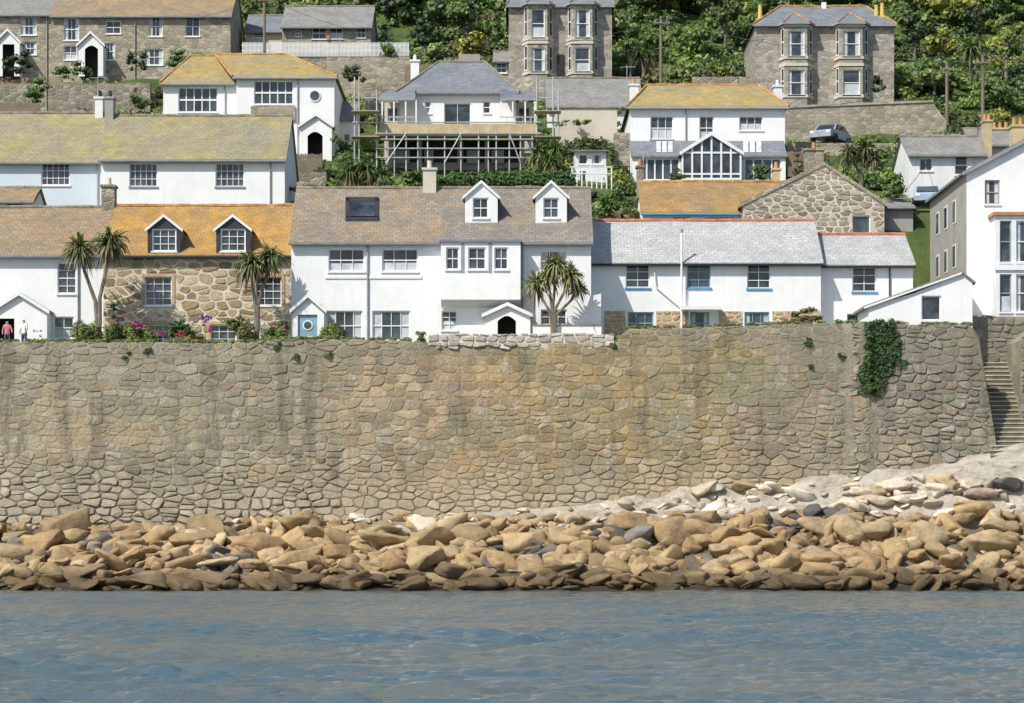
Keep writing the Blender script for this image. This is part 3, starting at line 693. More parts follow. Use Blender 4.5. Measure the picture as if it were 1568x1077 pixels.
def palm(name,px,base,Y,heads,k=(.16,.19,.065),tr=.13):
    o=Obj(name,(X(px,Y),Y,Z(base,Y)))
    root=Vector((X(px,Y),Y,Z(base,Y)-.3)); V=[];C=[]
    for (hx,hy,rad,n,dy) in heads:
        hp=Vector((X(hx,Y),Y+dy,Z(hy,Y))); 
        fork=root.lerp(hp,.45); fork.x=root.x+(hp.x-root.x)*.15; fork.y=Y
        pts=[root,root.lerp(fork,.5)+Vector((.04,0,0)),fork,fork.lerp(hp,.55)+Vector(((hp.x-root.x)*.12,0,0)),hp]
        for i in range(4): o.cyl('trunk','bark',pts[i],pts[i+1],tr*(1-.12*i),tr*(1-.12*(i+1)),n=8)
        R=rad*Y/F
        for i in range(int(n*1.5)):
            a=random.uniform(0,6.28); el=math.asin(random.uniform(-.85,1)); 
            d=Vector((math.cos(a)*math.cos(el),math.sin(a)*math.cos(el),math.sin(el)))
            L=R*random.uniform(.65,1.1); w=.045*random.uniform(.8,1.3); sd=d.cross(Vector((0,0,1))); 
            sd=sd.normalized() if sd.length>.1 else Vector((1,0,0))
            sd=(sd+Vector((random.uniform(-.5,.5),random.uniform(-.5,.5),random.uniform(-.5,.5)))).normalized()
            dro=random.uniform(.1,.8)*L
            ps=[hp+d*.05,hp+d*L*.45-Vector((0,0,dro*.12)),hp+d*L*.8-Vector((0,0,dro*.5)),hp+d*L-Vector((0,0,dro*1.0))]; ws=[w*.8,w*1.1,w*.8,w*.15]
            kk=random.uniform(.5,1.5); c=(k[0]*kk,k[1]*kk,k[2]*kk,1)
            if el<-.3 and random.random()<.6: c=(.24*kk*.7,.19*kk*.7,.10*kk*.7,1)
            for q in range(3):
                V+= [ps[q]-sd*ws[q],ps[q]+sd*ws[q],ps[q+1]+sd*ws[q+1],ps[q+1]-sd*ws[q+1]]; C+=[c]*4
    t=o.done(); t.name='trunk'; e=bpy.data.objects.new(name,None); scn.collection.objects.link(e); e.location=o.loc; child(t,e)
    V=np.array([tuple(v) for v in V]); f=fastmesh('fronds',V,np.arange(len(V)).reshape(-1,4),'leaf',False,np.array(C)); child(f,e)
# ================================================================ BUILDINGS
w6=dict(nx=3,nz=4); s4=dict(nx=2,nz=2)
o=house('white_cottage',125.2,8,-140,158,389,520,320,'white','rbrown',
  [(88,117,402,450,dict(nx=2,nz=4)),(82,113,485,519,dict(nx=2,nz=2,cur=True)),(-60,-30,402,450,w6)],pipes=(120,))
chimney(o,157,177,288,330,129.2,'rubble',1,'cream')
porch(o,-12,72,450,476,520,125.2,1.1,'rgrey',door=(-2,22,488),dm='inside')
o.done()
YB=125.0
wb=[(222,263,424,468,dict(nx=3,nz=4,surround='quoin',cur=False,bw=.028,fw=.055)),(392,431,424,468,dict(nx=3,nz=4,surround='quoin',cur=False,bw=.028,fw=.055)),(224,262,497,530,dict(nx=3,nz=3,surround='quoin',bw=.028,cur=False)),(322,362,497,530,dict(nx=3,nz=3,surround='quoin',bw=.028,cur=False))]
o=house('stone_cottage',YB,8,158,446,389,520,318,'mortar','rorange',wb,ridgemat='oridge',side='rubble',gutter='black')
dormer(o,226,276,330,350,388,233,270,346,385,fm='paint',trim='paint',rm='rslate',nx=3,n2=3,wm='black',cheek='rslate')
dormer(o,331,382,330,350,388,338,376,346,385,fm='paint',trim='paint',rm='rslate',nx=3,n2=3,wm='black',cheek='rslate')
e=o.done()
holes=[(X(a,YB)-.17,X(b_,YB)+.17,Z(d_,YB)-.1,Z(c_,YB)+.17) for a,b_,c_,d_,_ in wb]
V,Fc,C=rubble(X(158,YB),X(446,YB),10.8,lambda x:Z(392,YB),lambda x:10,lambda x,z:YB,w=.66,h=.40,gap=.026,depth=.032,holes=holes,seed=21,jz=.25)
child(mk('front_stones',V,Fc,'cstone',False,C),e)
YC=124.5
o=house('white_terrace_house',YC,8.4,446,672,369,520,291,'white','rmid',
  [(503,558,381,416,dict(nx=3,nz=2,cur=True)),(585,640,381,416,dict(nx=3,nz=2,cur=True)),(500,555,476,522,dict(nx=4,nz=2,cur=True)),(570,628,476,522,dict(nx=4,nz=2,cur=True))],pipes=(563,))
o.box('string_course','paint',X(498,YC),X(646,YC),YC-.05,YC-.002,Z(427,YC),Z(423,YC))
porch(o,448,496,453,474,520,YC,1.0,'rgrey',door=(456,486,482),dm='paleblue')
def onroof(o,py,lift=.1):
    x0,x1,ze,zb,Yr,zr,s,Y=o.info; k=(HZ-py)/F; return (ze+lift-Y*s-CH)/(k-s)
ya,yb_=onroof(o,336,.12),onroof(o,309,.12)
o.face('skylight_glass','glass',[(X(535,ya),ya,Z(334,ya)+.1),(X(574,ya),ya,Z(334,ya)+.1),(X(574,yb_),yb_,Z(311,yb_)+.1),(X(535,yb_),yb_,Z(311,yb_)+.1)])
for (l,r,t,b_) in ((529,535,307,337),(574,580,307,337),(529,580,334,339),(529,580,305,311)):
    yl,yh=onroof(o,b_),onroof(o,t); p=[(X(l,yl),yl,Z(b_,yl)+.12),(X(r,yl),yl,Z(b_,yl)+.12),(X(r,yh),yh,Z(t,yh)+.12),(X(l,yh),yh,Z(t,yh)+.12)]
    o.face('skylight_frame','black',p); o.face('skylight_frame','black',[(p[0][0],p[0][1],p[0][2]-.25),(p[1][0],p[1][1],p[1][2]-.25),p[1],p[0]])
chimney(o,648,668,262,300,YC+4.2,'cream',1,'cream')
o.done()
o=house('white_bay_house',YC+.01,8.4,672,905,369,520,291,'white','rmid2',
  [(828,868,384,416,dict(nx=3,nz=2,cur=True)),(828,868,474,508,dict(nx=3,nz=3)),(676,700,476,506,dict(nx=2,nz=3))],pipes=(800,),gutter='gutter')
dormer(o,712,762,278,300,341,724,748,303,334,nx=2,n2=2); dormer(o,820,868,278,300,341,832,856,303,334,nx=2,n2=2)
Yb=YC-.8
xa,xb=X(675,Yb),X(797,Yb); zt,zb_=Z(371,Yb),Z(459,Yb)
facade(o,'white',xa,xb,zb_,zt,Yb,[W(683,703,379,413,Yb,nx=2,nz=2,cur=False),W(717,744,379,413,Yb,nx=2,nz=2,cur=False),W(757,778,379,413,Yb,nx=2,nz=2,cur=False)],'bay_walls')
for x in (xa,xb): o.face('bay_walls','white',[(x,Yb,zb_),(x,YC,zb_),(x,YC,zt),(x,Yb,zt)])
o.face('bay_soffit','white2',[(xa,Yb,zb_),(xb,Yb,zb_),(xb,YC,zb_-.35),(xa,YC,zb_-.35)])
o.box('bay_roof','gutter',xa-.08,xb+.08,Yb-.12,YC-.26,zt+.003,zt+.13)
for p in (706,748): o.box('bay_mullion','greyframe',X(p,Yb),X(p+5,Yb),Yb-.02,Yb-.002,Z(418,Yb),zt-.05)
porch(o,742,812,466,482,520,YC,1.2,'rgrey',door=(762,790,484),dm='inside',arch=True)
o.done()
o=Obj('garden_boundary_wall',(X(900,123),123,13))
YY=122.6
o.box('wall','white',X(816,YY),X(921,YY),YY,YY+.3,12,Z(499,YY)); o.prism('raised_end','white',[(X(871,YY),Z(497,YY)),(X(921,YY),Z(497,YY)),(X(921,YY),Z(448,YY)),(X(905,YY),Z(452,YY)),(X(895,YY),Z(480,YY))],'y',YY+.6,YY+.9)
o.box('coping','ridge',X(816,YY),X(921,YY),YY-.04,YY+.34,Z(499,YY)+.002,Z(499,YY)+.06)
o.done()
YD=126.6
bw=dict(nx=2,nz=3,sill='blue',cur=False)
o=house('long_white_house',YD,7,905,1257,401,520,341,'white','rlight',
  [(958,995,404,441,bw),(1052,1088,404,441,dict(nx=2,nz=3,sill='blue',fm='paleblue')),(1144,1180,404,442,bw),
   (961,1001,478,512,dict(nx=3,nz=2,fm='paleblue',sill=None)),(1057,1086,478,512,dict(nx=1,nz=2,fm='blue',sill=None)),(1140,1178,478,512,dict(nx=3,nz=2,fm='paleblue',sill=None))],
  ridgemat='redtile',pipes=(),gutter='black')
for k,(p,q) in enumerate(((925,958),(1004,1054),(1100,1137),(1182,1256))):
    V,Fc,C=rubble(X(p,YD),X(q,YD),Z(520,YD),lambda x:Z(476,YD),lambda x:10,lambda x,z:YD-.03,w=.5,h=.3,gap=.015,depth=.03,seed=40+k)
    v,f=o.g('stone_plinth','quoin'); o.box('plinth_core','mortar',X(p,YD),X(q,YD),YD-.02,YD+.06,Z(520,YD),Z(476.5,YD)); i0=len(v); v.extend(V); f.extend([tuple(a+i0 for a in ff) for ff in Fc])
xx=X(1043,YD); o.cyl('soil_pipe','paint',(xx,YD-.32,12),(xx,YD-.32,Z(357,YD)),.06); o.cyl('vent_cowl','greyframe',(xx,YD-.32,Z(357,YD)),(xx,YD-.32,Z(352,YD)),.09)
o.box('porch_canopy','paint',X(1042,YD),X(1103,YD),YD-.7,YD-.09,Z(476,YD),Z(470,YD))
o.cyl('downpipe','paint',(X(1004,YD),YD-.1,Z(440,YD)),(X(1040,YD),YD-.1,Z(470,YD)),.035); o.cyl('downpipe','paint',(X(1001,YD),YD-.1,Z(404,YD)),(X(1004,YD),YD-.1,Z(440,YD)),.035)
o.done()
YE=127.4
o=house('small_white_house',YE,6.4,1257,1398,405,520,362,'white','rlight',[(1305,1342,409,447,bw),(1297,1338,481,512,dict(nx=3,nz=2,fm='paleblue',sill=None))],ridgemat='redtile',pipes=(1362,),gutter='black')
o.done()
YF=123.4; o=Obj('white_outbuilding',(X(1410,YF),YF+2,13))
a,b_=X(1330,YF),X(1489,YF)
zl,zh,zr_=Z(470,YF),Z(419,YF),Z(432,YF); xm=X(1472,YF)
wt=W(1411,1441,453,491,YF,nx=1,nz=1,fm='paint')
facade(o,'white',X(1400,YF),b_,12,Z(449,YF),YF,[wt])
o.face('walls','white',[(a,YF,12),(X(1400,YF),YF,12),(X(1400,YF),YF,Z(449,YF)),(a,YF,zl)])
o.face('walls','white',[(X(1400,YF),YF,Z(449,YF)),(b_,YF,Z(449,YF)),(b_,YF,zr_),(xm,YF,zh)])
for x,z in ((a,zl),(b_,zr_)): o.face('side_walls','white',[(x,YF,12),(x,YF+4.5,12),(x,YF+4.5,z),(x,YF,z)])
o.prism('roof','rgrey',[(a-.25,zl-.08),(xm,zh+.01),(xm,zh+.13),(a-.25,zl+.05)],'y',YF-.12,YF+4.6); o.prism('roof_right','rgrey',[(xm+.002,zh+.01),(b_+.15,zr_-.12),(b_+.15,zr_),(xm+.002,zh+.13)],'y',YF-.12,YF+4.6)
o.prism('fascia','paint',[(a-.25,zl-.12),(xm,zh-.04),(xm,zh+.06),(a-.25,zl-.01)],'y',YF-.15,YF-.122)
o.done()
YG=126
o=Obj('tall_white_house',(X(1530,YG),YG+4,14)); a,b_=X(1480,YG),X(1700,YG); ap=X(1600,YG)
facade(o,'white',a,b_,12,Z(262,YG),YG,[W(1508,1531,276,313,YG,nx=1,nz=2,fm='greyframe')])
o.face('walls','white',[(a,YG,Z(262,YG)),(b_,YG,Z(262,YG)),(ap,YG,Z(200,YG))])
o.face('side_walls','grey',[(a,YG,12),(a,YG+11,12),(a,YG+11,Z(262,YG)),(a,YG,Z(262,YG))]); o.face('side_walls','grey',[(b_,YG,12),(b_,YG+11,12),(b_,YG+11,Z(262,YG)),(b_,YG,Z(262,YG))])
zz1,zz2=Z(266,YG),Z(200,YG)
for sg,xe in ((-1,a-.25),(1,b_+.25)): o.prism('roof','rgrey',[(xe,zz1-.05),(ap,zz2),(ap,zz2+.14),(xe,zz1+.08)],'y',YG-.2,YG+11.2); o.prism('bargeboard','greyframe',[(xe,zz1-.14),(ap,zz2-.1),(ap,zz2+.06),(xe,zz1)],'y',YG-.24,YG-.203)
for yy_ in (129,131.5,134):
    for zq in (Z(400,YG),Z(330,YG)):
        o.box('side_window_frames','paint',a-.03,a-.002,yy_,yy_+.9,zq,zq+1.3); o.box('side_window_glass','glass',a-.04,a-.031,yy_+.08,yy_+.82,zq+.08,zq+1.22)
Y2=124.6; a,b_=X(1525,Y2),X(1640,Y2)
facade(o,'white2',a,b_,12,Z(330,Y2),Y2,[W(1531,1549,338,402,Y2,nx=1,nz=2,fm='greyframe'),W(1556,1580,338,402,Y2,nx=1,nz=2),W(1531,1549,420,478,Y2,nx=1,nz=2,fm='greyframe'),W(1556,1580,420,478,Y2,nx=1,nz=2)],'bay_front')
o.face('bay_side','white2',[(a,Y2,12),(a,YG,12),(a,YG,Z(330,Y2)),(a,Y2,Z(330,Y2))])
o.box('bay_roof','pot',a-.15,b_,Y2-.15,YG-.002,Z(330,Y2)+.002,Z(325,Y2)); o.box('bay_band','paint',a-.1,b_,Y2-.1,Y2-.003,Z(414,Y2),Z(406,Y2))
chimney(o,1548,1568,196,215,YG+4,'ochre',2,'pot')
FOOT.append((X(1478,YG),50,120,138)); o.done()
YH=143
o=house('long_slate_roofed_house',YH,8,155,436,243,318,180,'white','rolive',
 [(198,241,250,286,dict(nx=5,nz=3,cur=False,sill='greyframe')),(330,374,250,286,dict(nx=5,nz=3,cur=False,sill='greyframe'))],pipes=(414,))
chimney(o,162,175,153,182,YH+4,'grey',1,'black'); o.done()
o=house('pale_blue_house',YH+1.2,8,-160,155,246,318,176,'bluewhite','rolive',[(63,107,250,284,dict(nx=5,nz=3,cur=False)),(-60,-20,250,284,w6)],pipes=(150,),side='white')
chimney(o,147,159,153,182,YH+5.2,'white2',1,'black'); o.done()
o=house('slate_roofed_shed',138,4,-60,50,308,330,290,'white2','rbrown',[(8,36,309,318,dict(nx=1,nz=1,sill=None))]); o.done()
YI=163
o=house('yellow_roofed_villa',YI,9,362,512,118,240,86,'white','ryellow',
 [(389,449,124,160,dict(nx=5,nz=2,cur=False,bw=.07,wm='white'))],rl=330,rr=440,ridgemat='oridge',pipes=(456,),gutter='greyframe')
o.box('stone_base','granite2',X(384,YI),X(452,YI),YI-.12,YI-.003,Z(186,YI),Z(163,YI))
for l,r,t,b_ in ((388,402,192,232),(424,436,192,232)): 
    o.box('french_door_glass','glass',X(l,YI),X(r,YI),YI-.03,YI-.003,Z(b_,YI),Z(t,YI)); o.box('french_door_frame','paint',X((l+r)/2-1,YI),X((l+r)/2+1,YI),YI-.05,YI-.031,Z(b_,YI),Z(t,YI))
cx,cz=X(482,YI),Z(147,YI); o.cyl('round_window_frame','paint',(cx,YI-.06,cz),(cx,YI-.003,cz),.42,n=24); o.cyl('round_window_glass','glass',(cx,YI-.07,cz),(cx,YI-.061,cz),.33,n=24)
porch(o,460,508,176,192,240,YI,1.5,'rgrey',door=(471,494,202),dm='inside',arch=True)
o.done()
o=house('villa_west_wing',YI+1.8,8,250,364,127,240,88,'white','ryellow',[(273,333,134,172,dict(nx=5,nz=2,cur=False,bw=.07))],rl=292,rr=400,ridgemat='oridge',gutter='greyframe',pipes=(345,))
o.done()
YJ=163
o=house('veranda_house',YJ,9,612,790,141,250,97,'white','rslate',
 [(680,721,158,196,dict(nx=2,nz=1,cur=False,sill=None)),(650,660,155,174,dict(nx=1,nz=2)),(740,751,155,174,dict(nx=1,nz=2))],rl=672,rr=742,ridgemat='ridge')
o.box('lower_wall','grey',X(600,YJ),X(802,YJ),YJ-.28,YJ-.003,Z(262,YJ),Z(211.5,YJ))
for l,r in ((588,612),(790,815)):
    o.box('wing_walls','cream',X(l,YJ),X(r,YJ),YJ+.6,YJ+7,Z(255,YJ),Z(155,YJ))
    o.box('wing_window_glass','glass',X(l+5,YJ),X(r-5,YJ),YJ+.55,YJ+.598,Z(182,YJ),Z(164,YJ))
Yv=YJ-2
o.face('veranda_roof','rslate',[(X(577,Yv),Yv,Z(151,Yv)),(X(636,Yv),Yv,Z(151,Yv)),(X(636,YJ),YJ,Z(136,YJ)),(X(590,YJ+1),YJ+1,Z(136,YJ))])
o.face('veranda_roof','rslate',[(X(766,Yv),Yv,Z(151,Yv)),(X(824,Yv),Yv,Z(151,Yv)),(X(812,YJ+1),YJ+1,Z(136,YJ)),(X(766,YJ),YJ,Z(136,YJ))])
for l,r in ((577,636),(766,824)): o.box('veranda_fascia','greyframe',X(l,Yv),X(r,Yv),Yv-.05,Yv+.02,Z(154,Yv),Z(151,Yv))
for p in (584,602,620,636,766,784,803,818): o.box('veranda_posts','paint',X(p,Yv),X(p,Yv)+.1,Yv,Yv+.1,Z(206,Yv),Z(153,Yv))
o.box('deck','decking',X(580,Yv),X(824,Yv),Yv-.4,YJ-.29,Z(210,Yv),Z(204,Yv))
o.box('deck_parapet','ochre',X(582,Yv),X(822,Yv),Yv-.35,Yv-.27,Z(203.8,Yv),Z(191,Yv))
for p in range(584,822,12): 
    if not 636<p<765: o.box('balusters','steel',X(p,Yv),X(p,Yv)+.04,Yv-.33,Yv-.29,Z(191,Yv),Z(181.6,Yv))
for l,r in ((582,636),(766,822)): o.box('handrail','steel',X(l,Yv),X(r,Yv),Yv-.34,Yv-.28,Z(181.5,Yv),Z(180,Yv))
for l,r in ((604,640),(646,700),(710,742),(749,796)): o.box('undercroft_opening','inside',X(l,YJ),X(r,YJ),YJ-.33,YJ-.285,Z(250,YJ),Z(216,YJ))
for p in (596,641,702,743,797): o.box('undercroft_piers','grey',X(p,YJ),X(p+6,YJ),YJ-1.1,YJ-.6,Z(262,YJ),Z(211,YJ))
for l,r in ((606,628),(650,664),(715,735),(752,772)): o.box('undercroft_panels','greyframe',X(l,YJ),X(r,YJ),YJ-.5,YJ-.36,Z(252,YJ),Z(232,YJ))
chimney(o,629,642,96,120,YJ+4,'paint',1,'paint'); o.box('side_stack','grey',X(702,YJ+5),X(735,YJ+5),YJ+4.8,YJ+5.8,Z(100,YJ+5),Z(84,YJ+5))
FOOT.append((X(575,YJ),X(825,YJ),YJ-4,YJ+8)); o.done()
o=Obj('scaffolding',(X(700,160),160,27)); Ys=160.2
for p in (543,550,577,592,604,622,640,655,681,706,733,748,760,780,797,815,822,847,855):
    t=118 if p in(543,550,822,847) else (138 if p>840 or p==577 else 200)
    o.cyl('standards','steel',(X(p,Ys),Ys,th(X(p,Ys),Ys)-.5),(X(p,Ys),Ys,Z(t,Ys)),.055,n=6)
for py in (188,205,214,228,242): o.cyl('ledgers','steel',(X(540 if py<200 else 575,Ys),Ys-.1,Z(py,Ys)),(X(858 if py<200 else 830,Ys),Ys-.1,Z(py,Ys)),.045,n=6)
for (a,b_) in ((592,622),(681,706),(797,780)): o.cyl('diagonals','steel',(X(a,Ys),Ys-.15,Z(250,Ys)),(X(b_,Ys),Ys-.15,Z(205,Ys)),.045,n=6)
for a,b_ in ((543,577),(822,855)):
    for py in (150,170,188,210): o.cyl('braces','steel',(X(a,Ys),Ys+.08,Z(py,Ys)),(X(b_,Ys),Ys+.08,Z(py,Ys)),.045,n=6)
    for py in (170,209): o.box('boards','decking',X(a-4,Ys),X(b_+4,Ys),Ys-.6,Ys+.6,Z(py,Ys)-.12,Z(py,Ys)-.06)
o.done()
o=house('white_gatehouse',168,5,506,543,182,250,160,'white','rgrey',[(512,520,188,205,dict(nx=1,nz=2)),(526,536,205,225,dict(nx=1,nz=2))]); o.done()
YK=160
o=house('white_hipped_house',YK,9,965,1202,164,280,133,'white','ryellow',
 [(996,1031,178,214,dict(nx=3,nz=2,cur=True,sill='greyframe')),(1071,1093,178,214,dict(nx=2,nz=2,cur=True,sill='greyframe')),(1132,1168,178,200,dict(nx=3,nz=1,cur=True))],rl=990,rr=1160,ridgemat='oridge',pipes=(1050,),gutter='greyframe')
chimney(o,964,977,133,163,YK+4,'white2',1,'pot'); chimney(o,1184,1197,135,158,YK+4,'white2',1,'paint')
Yl=YK-2.2
x0,x1=X(968,Yl),X(1203,Yl)
facade(o,'white',x0,x1,Z(300,Yl),Z(238,Yl),Yl,[W(978,1040,243,276,Yl,nx=5,nz=1,cur=False,bw=.1),W(1140,1196,243,276,Yl,nx=4,nz=1,cur=False,bw=.1)],'extension_walls')
roofslab(o,'rslate',x0-.1,x1+.1,Yl-.15,Z(239,Yl),YK-.01,Z(216,YK),'extension_roof')
for l,r in ((1005,1032),(1138,1168)):
    for k in range(3):
        a=l+(r-l)*k/3; yl,yh=Yl+.3,YK-.3; o.face('rooflights','curtain',[(X(a,yl),yl,Z(236,yl)+.12),(X(a+(r-l)/3-2,yl),yl,Z(236,yl)+.12),(X(a+(r-l)/3-2,yh),yh,Z(219,yh)+.12),(X(a,yh),yh,Z(219,yh)+.12)])
for x in (x0,x1): o.face('extension_sides','white',[(x,Yl,Z(300,Yl)),(x,YK,Z(300,Yl)),(x,YK,Z(217,YK)),(x,Yl,Z(238,Yl))])
Yc=Yl-1.6; a,b_=X(1045,Yc),X(1134,Yc); md=(a+b_)/2; ze_,za_,zb2=Z(234,Yc),Z(205,Yc),Z(290,Yc)
o.face('conservatory_glass','glass',[(a,Yc+.05,zb2),(b_,Yc+.05,zb2),(b_,Yc+.05,ze_),(md,Yc+.05,za_),(a,Yc+.05,ze_)])
for i in range(7):
    x=a+(b_-a)*i/6; zt_=ze_+(za_-ze_)*(1-abs(x-md)/(md-a)); o.box('conservatory_frame','paint',x-.06,x+.06,Yc-.03,Yc+.03,zb2,zt_-.02)
for zq in (ze_,Z(262,Yc)-.2,Z(274,Yc)): o.box('conservatory_rails','paint',a+.06,b_-.06,Yc-.02,Yc+.02,zq-.06,zq+.06)
o.box('conservatory_plinth','white',a,b_,Yc-.06,Yc-.031,zb2-1,Z(276,Yc))
for sg in (-1,1):
    xe=md+sg*(md-a+.2)
    o.prism('conservatory_roof','rslate',[(xe,ze_-.1),(md,za_),(md,za_+.1),(xe,ze_)],'y',Yc-.1,YK-.02)
    o.prism('conservatory_bargeboard','paint',[(xe,ze_-.2),(md,za_-.13),(md,za_+.12),(xe,ze_+.03)],'y',Yc-.16,Yc-.102)
    xs_=a if sg<0 else b_; o.face('conservatory_sides','glass',[(xs_,Yc,zb2),(xs_,Yl,zb2),(xs_,Yl,ze_),(xs_,Yc,ze_)])
FOOT.append((x0-.5,x1+.5,Yc-1.5,YK)); o.done()
o=house('slate_roofed_barn',176,8,838,982,163,215,122,'white2','rgrey',[]); 
o.done()
o=Obj('garden_retaining_wall',(X(900,168),168,30)); o.box('wall','cream',X(850,168),X(945,168),168,168.5,28,Z(166,168)); o.box('coping','ridge',X(849,168),X(946,168),167.9,168.6,Z(166,168)+.002,Z(164,168)); o.done()
o=house('rust_roofed_cottage',142,7,984,1200,325,345,281,'white','rrust',[(1030,1058,331,338,dict(nx=2,nz=1)),(1080,1125,331,338,dict(nx=3,nz=1))],ridgemat='oridge',gutter='blue'); 
chimney(o,975,985,258,275,146,'rubble',1); chimney(o,1232,1260,232,250,147,'rubble',1,'pot')
chimney(o,1183,1194,262,280,146,'ochre',1,'pot'); o.done()
YM=140.5; o=Obj('stone_barn',(X(1250,YM),YM+3,20)); a,b_,ap=X(1138,YM),X(1354,YM),X(1262,YM); zl,zr2,za=Z(312,YM),Z(309,YM),Z(252,YM)
wbn=[W(1305,1333,330,360,YM,nx=1,nz=1,fm='paint',surround=None)]
facade(o,'mortar',a,b_,17,zl,YM,wbn)
o.face('walls','mortar',[(a,YM,zl),(b_,YM,zl),(ap,YM,za)])
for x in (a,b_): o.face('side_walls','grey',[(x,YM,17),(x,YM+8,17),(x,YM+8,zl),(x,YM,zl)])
for xe in (a-.2,b_+.2):
    o.prism('roof','rmid',[(xe,zl-.15),(ap,za),(ap,za+.12),(xe,zl-.02)],'y',YM+.12,YM+8.1); o.prism('verge_stones','granite2',[(xe,zl-.22),(ap,za-.08),(ap,za+.15),(xe,zl+.04)],'y',YM-.08,YM+.118)
FOOT.append((a,b_+1,YM-2,YM+8)); e=o.done()
def bt(x): 
    return zl+(za-zl)*((x-a)/(ap-a) if x<ap else (b_-x)/(b_-ap))-.05
V,Fc,C=rubble(a,b_,17,bt,lambda x:17,lambda x,z:YM,w=.58,h=.32,gap=.016,depth=.03,holes=[(w[0]-.05,w[1]+.05,w[2]-.1,w[3]+.05) for w in wbn],seed=33)
child(mk('front_stones',V,Fc,'bstone',False,C),e)
o=house('grey_side_extension',141.5,6,1354,1398,318,360,309,'grey','rgrey',[]); o.done()
YN=174; o=Obj('terrace_retaining_wall',(X(1320,YN),YN,32)); 
o.prism('wall','granite2',[(X(1203,YN),29),(X(1449,YN),29),(X(1449,YN),Z(186,YN)),(X(1428,YN),Z(157,YN)),(X(1203,YN),Z(166,YN))],'y',YN,YN+.6)
o.prism('coping','granite',[(X(1428,YN)+.05,Z(157,YN)+.002),(X(1203,YN),Z(166,YN)+.002),(X(1203,YN),Z(166,YN)+.18),(X(1428,YN)+.05,Z(157,YN)+.16)],'y',YN-.08,YN+.68)
o.done()
FOOT.append((X(1203,YN),X(1449,YN),YN-3,YN+1))
o=Obj('lane',(X(1300,168),168,30)); 
for i in range(24):
    xa,xb=X(1205,168)+i*.5,X(1205,168)+(i+1)*.5
    o.face('lane_surface','asphalt',[(xa,166.6,Z(223,168)),(xb,166.6,Z(223,168)),(xb,170.5,Z(223,168)+.02),(xa,170.5,Z(223,168)+.02)])
o.box('lane_parapet','granite2',X(1205,166.4),X(1215,166.4)+11,166.2,166.55,27,Z(222,166.4)+.1); o.done()
o=house('white_bungalow',152,6,1392,1508,237,335,212,'white2','rgrey',[(1408,1428,242,262,dict(nx=2,nz=1)),(1462,1482,238,268,dict(nx=1,nz=2)),(1412,1430,290,306,dict(nx=1,nz=1))]); chimney(o,1505,1517,188,215,154,'ochre',2,'pot'); o.done()
o=house('cream_cottage',156,6,1490,1640,222,335,200,'cream','rgrey',[(1540,1555,238,262,dict(nx=1,nz=2))]); chimney(o,1518,1545,200,215,159,'ochre',3,'pot'); o.done()
Yg=156; o=Obj('garden_summerhouse',(X(905,Yg),Yg,26)); 
facade(o,'white2',X(880,Yg),X(928,Yg),25,Z(232,Yg),Yg,[W(886,900,236,252,Yg,nx=1,nz=1),W(906,922,236,252,Yg,nx=1,nz=1),W(888,898,262,282,Yg,nx=1,nz=1)])
o.box('sides','white2',X(880,Yg),X(928,Yg),Yg+.18,Yg+3,25,Z(232,Yg)-.01); o.prism('roof','rslate',[(Yg-.3,Z(233,Yg)),(Yg+3.2,Z(222,Yg)),(Yg+3.2,Z(222,Yg)+.1),(Yg-.3,Z(233,Yg)+.1)],'x',X(877,Yg),X(932,Yg))
for i in range(9): p=874+i*7.5; o.box('balustrade','paint',X(p,Yg),X(p,Yg)+.08,Yg-1.5,Yg-1.42,Z(295,Yg),Z(262,Yg))
for q in (262,272): o.box('balustrade_rail','paint',X(872,Yg),X(936,Yg),Yg-1.52,Yg-1.4,Z(q,Yg),Z(q-1.5,Yg))
FOOT.append((X(870,Yg),X(940,Yg),Yg-3,Yg+3)); o.done()
YQ=190
o=house('granite_terrace_house',YQ,9,79,353,24,98,-18,'granite2','rbrown',
 [(98,121,28,62,dict(nx=2,nz=2)),(162,185,32,52,dict(nx=2,nz=2)),(228,249,25.5,56,dict(nx=2,nz=2)),(284,306,25.5,56,dict(nx=2,nz=2)),(98,118,70,92,s4),(160,176,66,92,s4),(222,250,75,100,s4)],pipes=(207,))
porch(o,120,158,50,68,98,YQ,1.3,'rslate',wm='paint',door=(130,150,70),dm='inside',arch=True); o.done()
o=house('granite_end_house',YQ+.6,9,-80,79,22,98,-20,'granite2','rgrey',[(32,56,26,54,s4),(-30,-5,26,54,s4),(36,56,64,84,s4)],pipes=(72,))
porch(o,-6,30,46,64,98,YQ+.6,1.3,'rslate',wm='paint',door=(4,22,68),dm='inside'); chimney(o,60,78,-30,-10,YQ+4,'granite2',2); o.done()
o=house('slate_bungalow',194,8,432,568,40,75,12,'granite2','rgrey',[(452,462,46,56,s4),(478,500,42,60,s4),(505,525,42,60,s4),(546,560,42,58,s4)],ov=.4); o.box('brick_pier','pot',X(500.5,194),X(504.5,194),193.8,193.99,Z(62,194),Z(42,194)); o.done()
o=house('slate_lean_to',196,6,376,436,48,75,26,'cream','rslate',[(388,404,50,58,s4)]); o.done()
Yp=187; o=Obj('white_picket_fence',(X(500,Yp),Yp,Z(80,Yp)))
for i in range(128):
    p=371+i*2; x=X(p,Yp); o.prism('pickets','paint',[(x,Z(81,Yp)-.3),(x+.06,Z(81,Yp)-.3),(x+.06,Z(66,Yp)),(x+.03,Z(65,Yp)+.03),(x,Z(66,Yp))],'y',Yp,Yp+.03)
for q in (69,77): o.box('rails','paint',X(370,Yp),X(627,Yp),Yp+.032,Yp+.08,Z(q+1,Yp),Z(q-.3,Yp))
o.done()
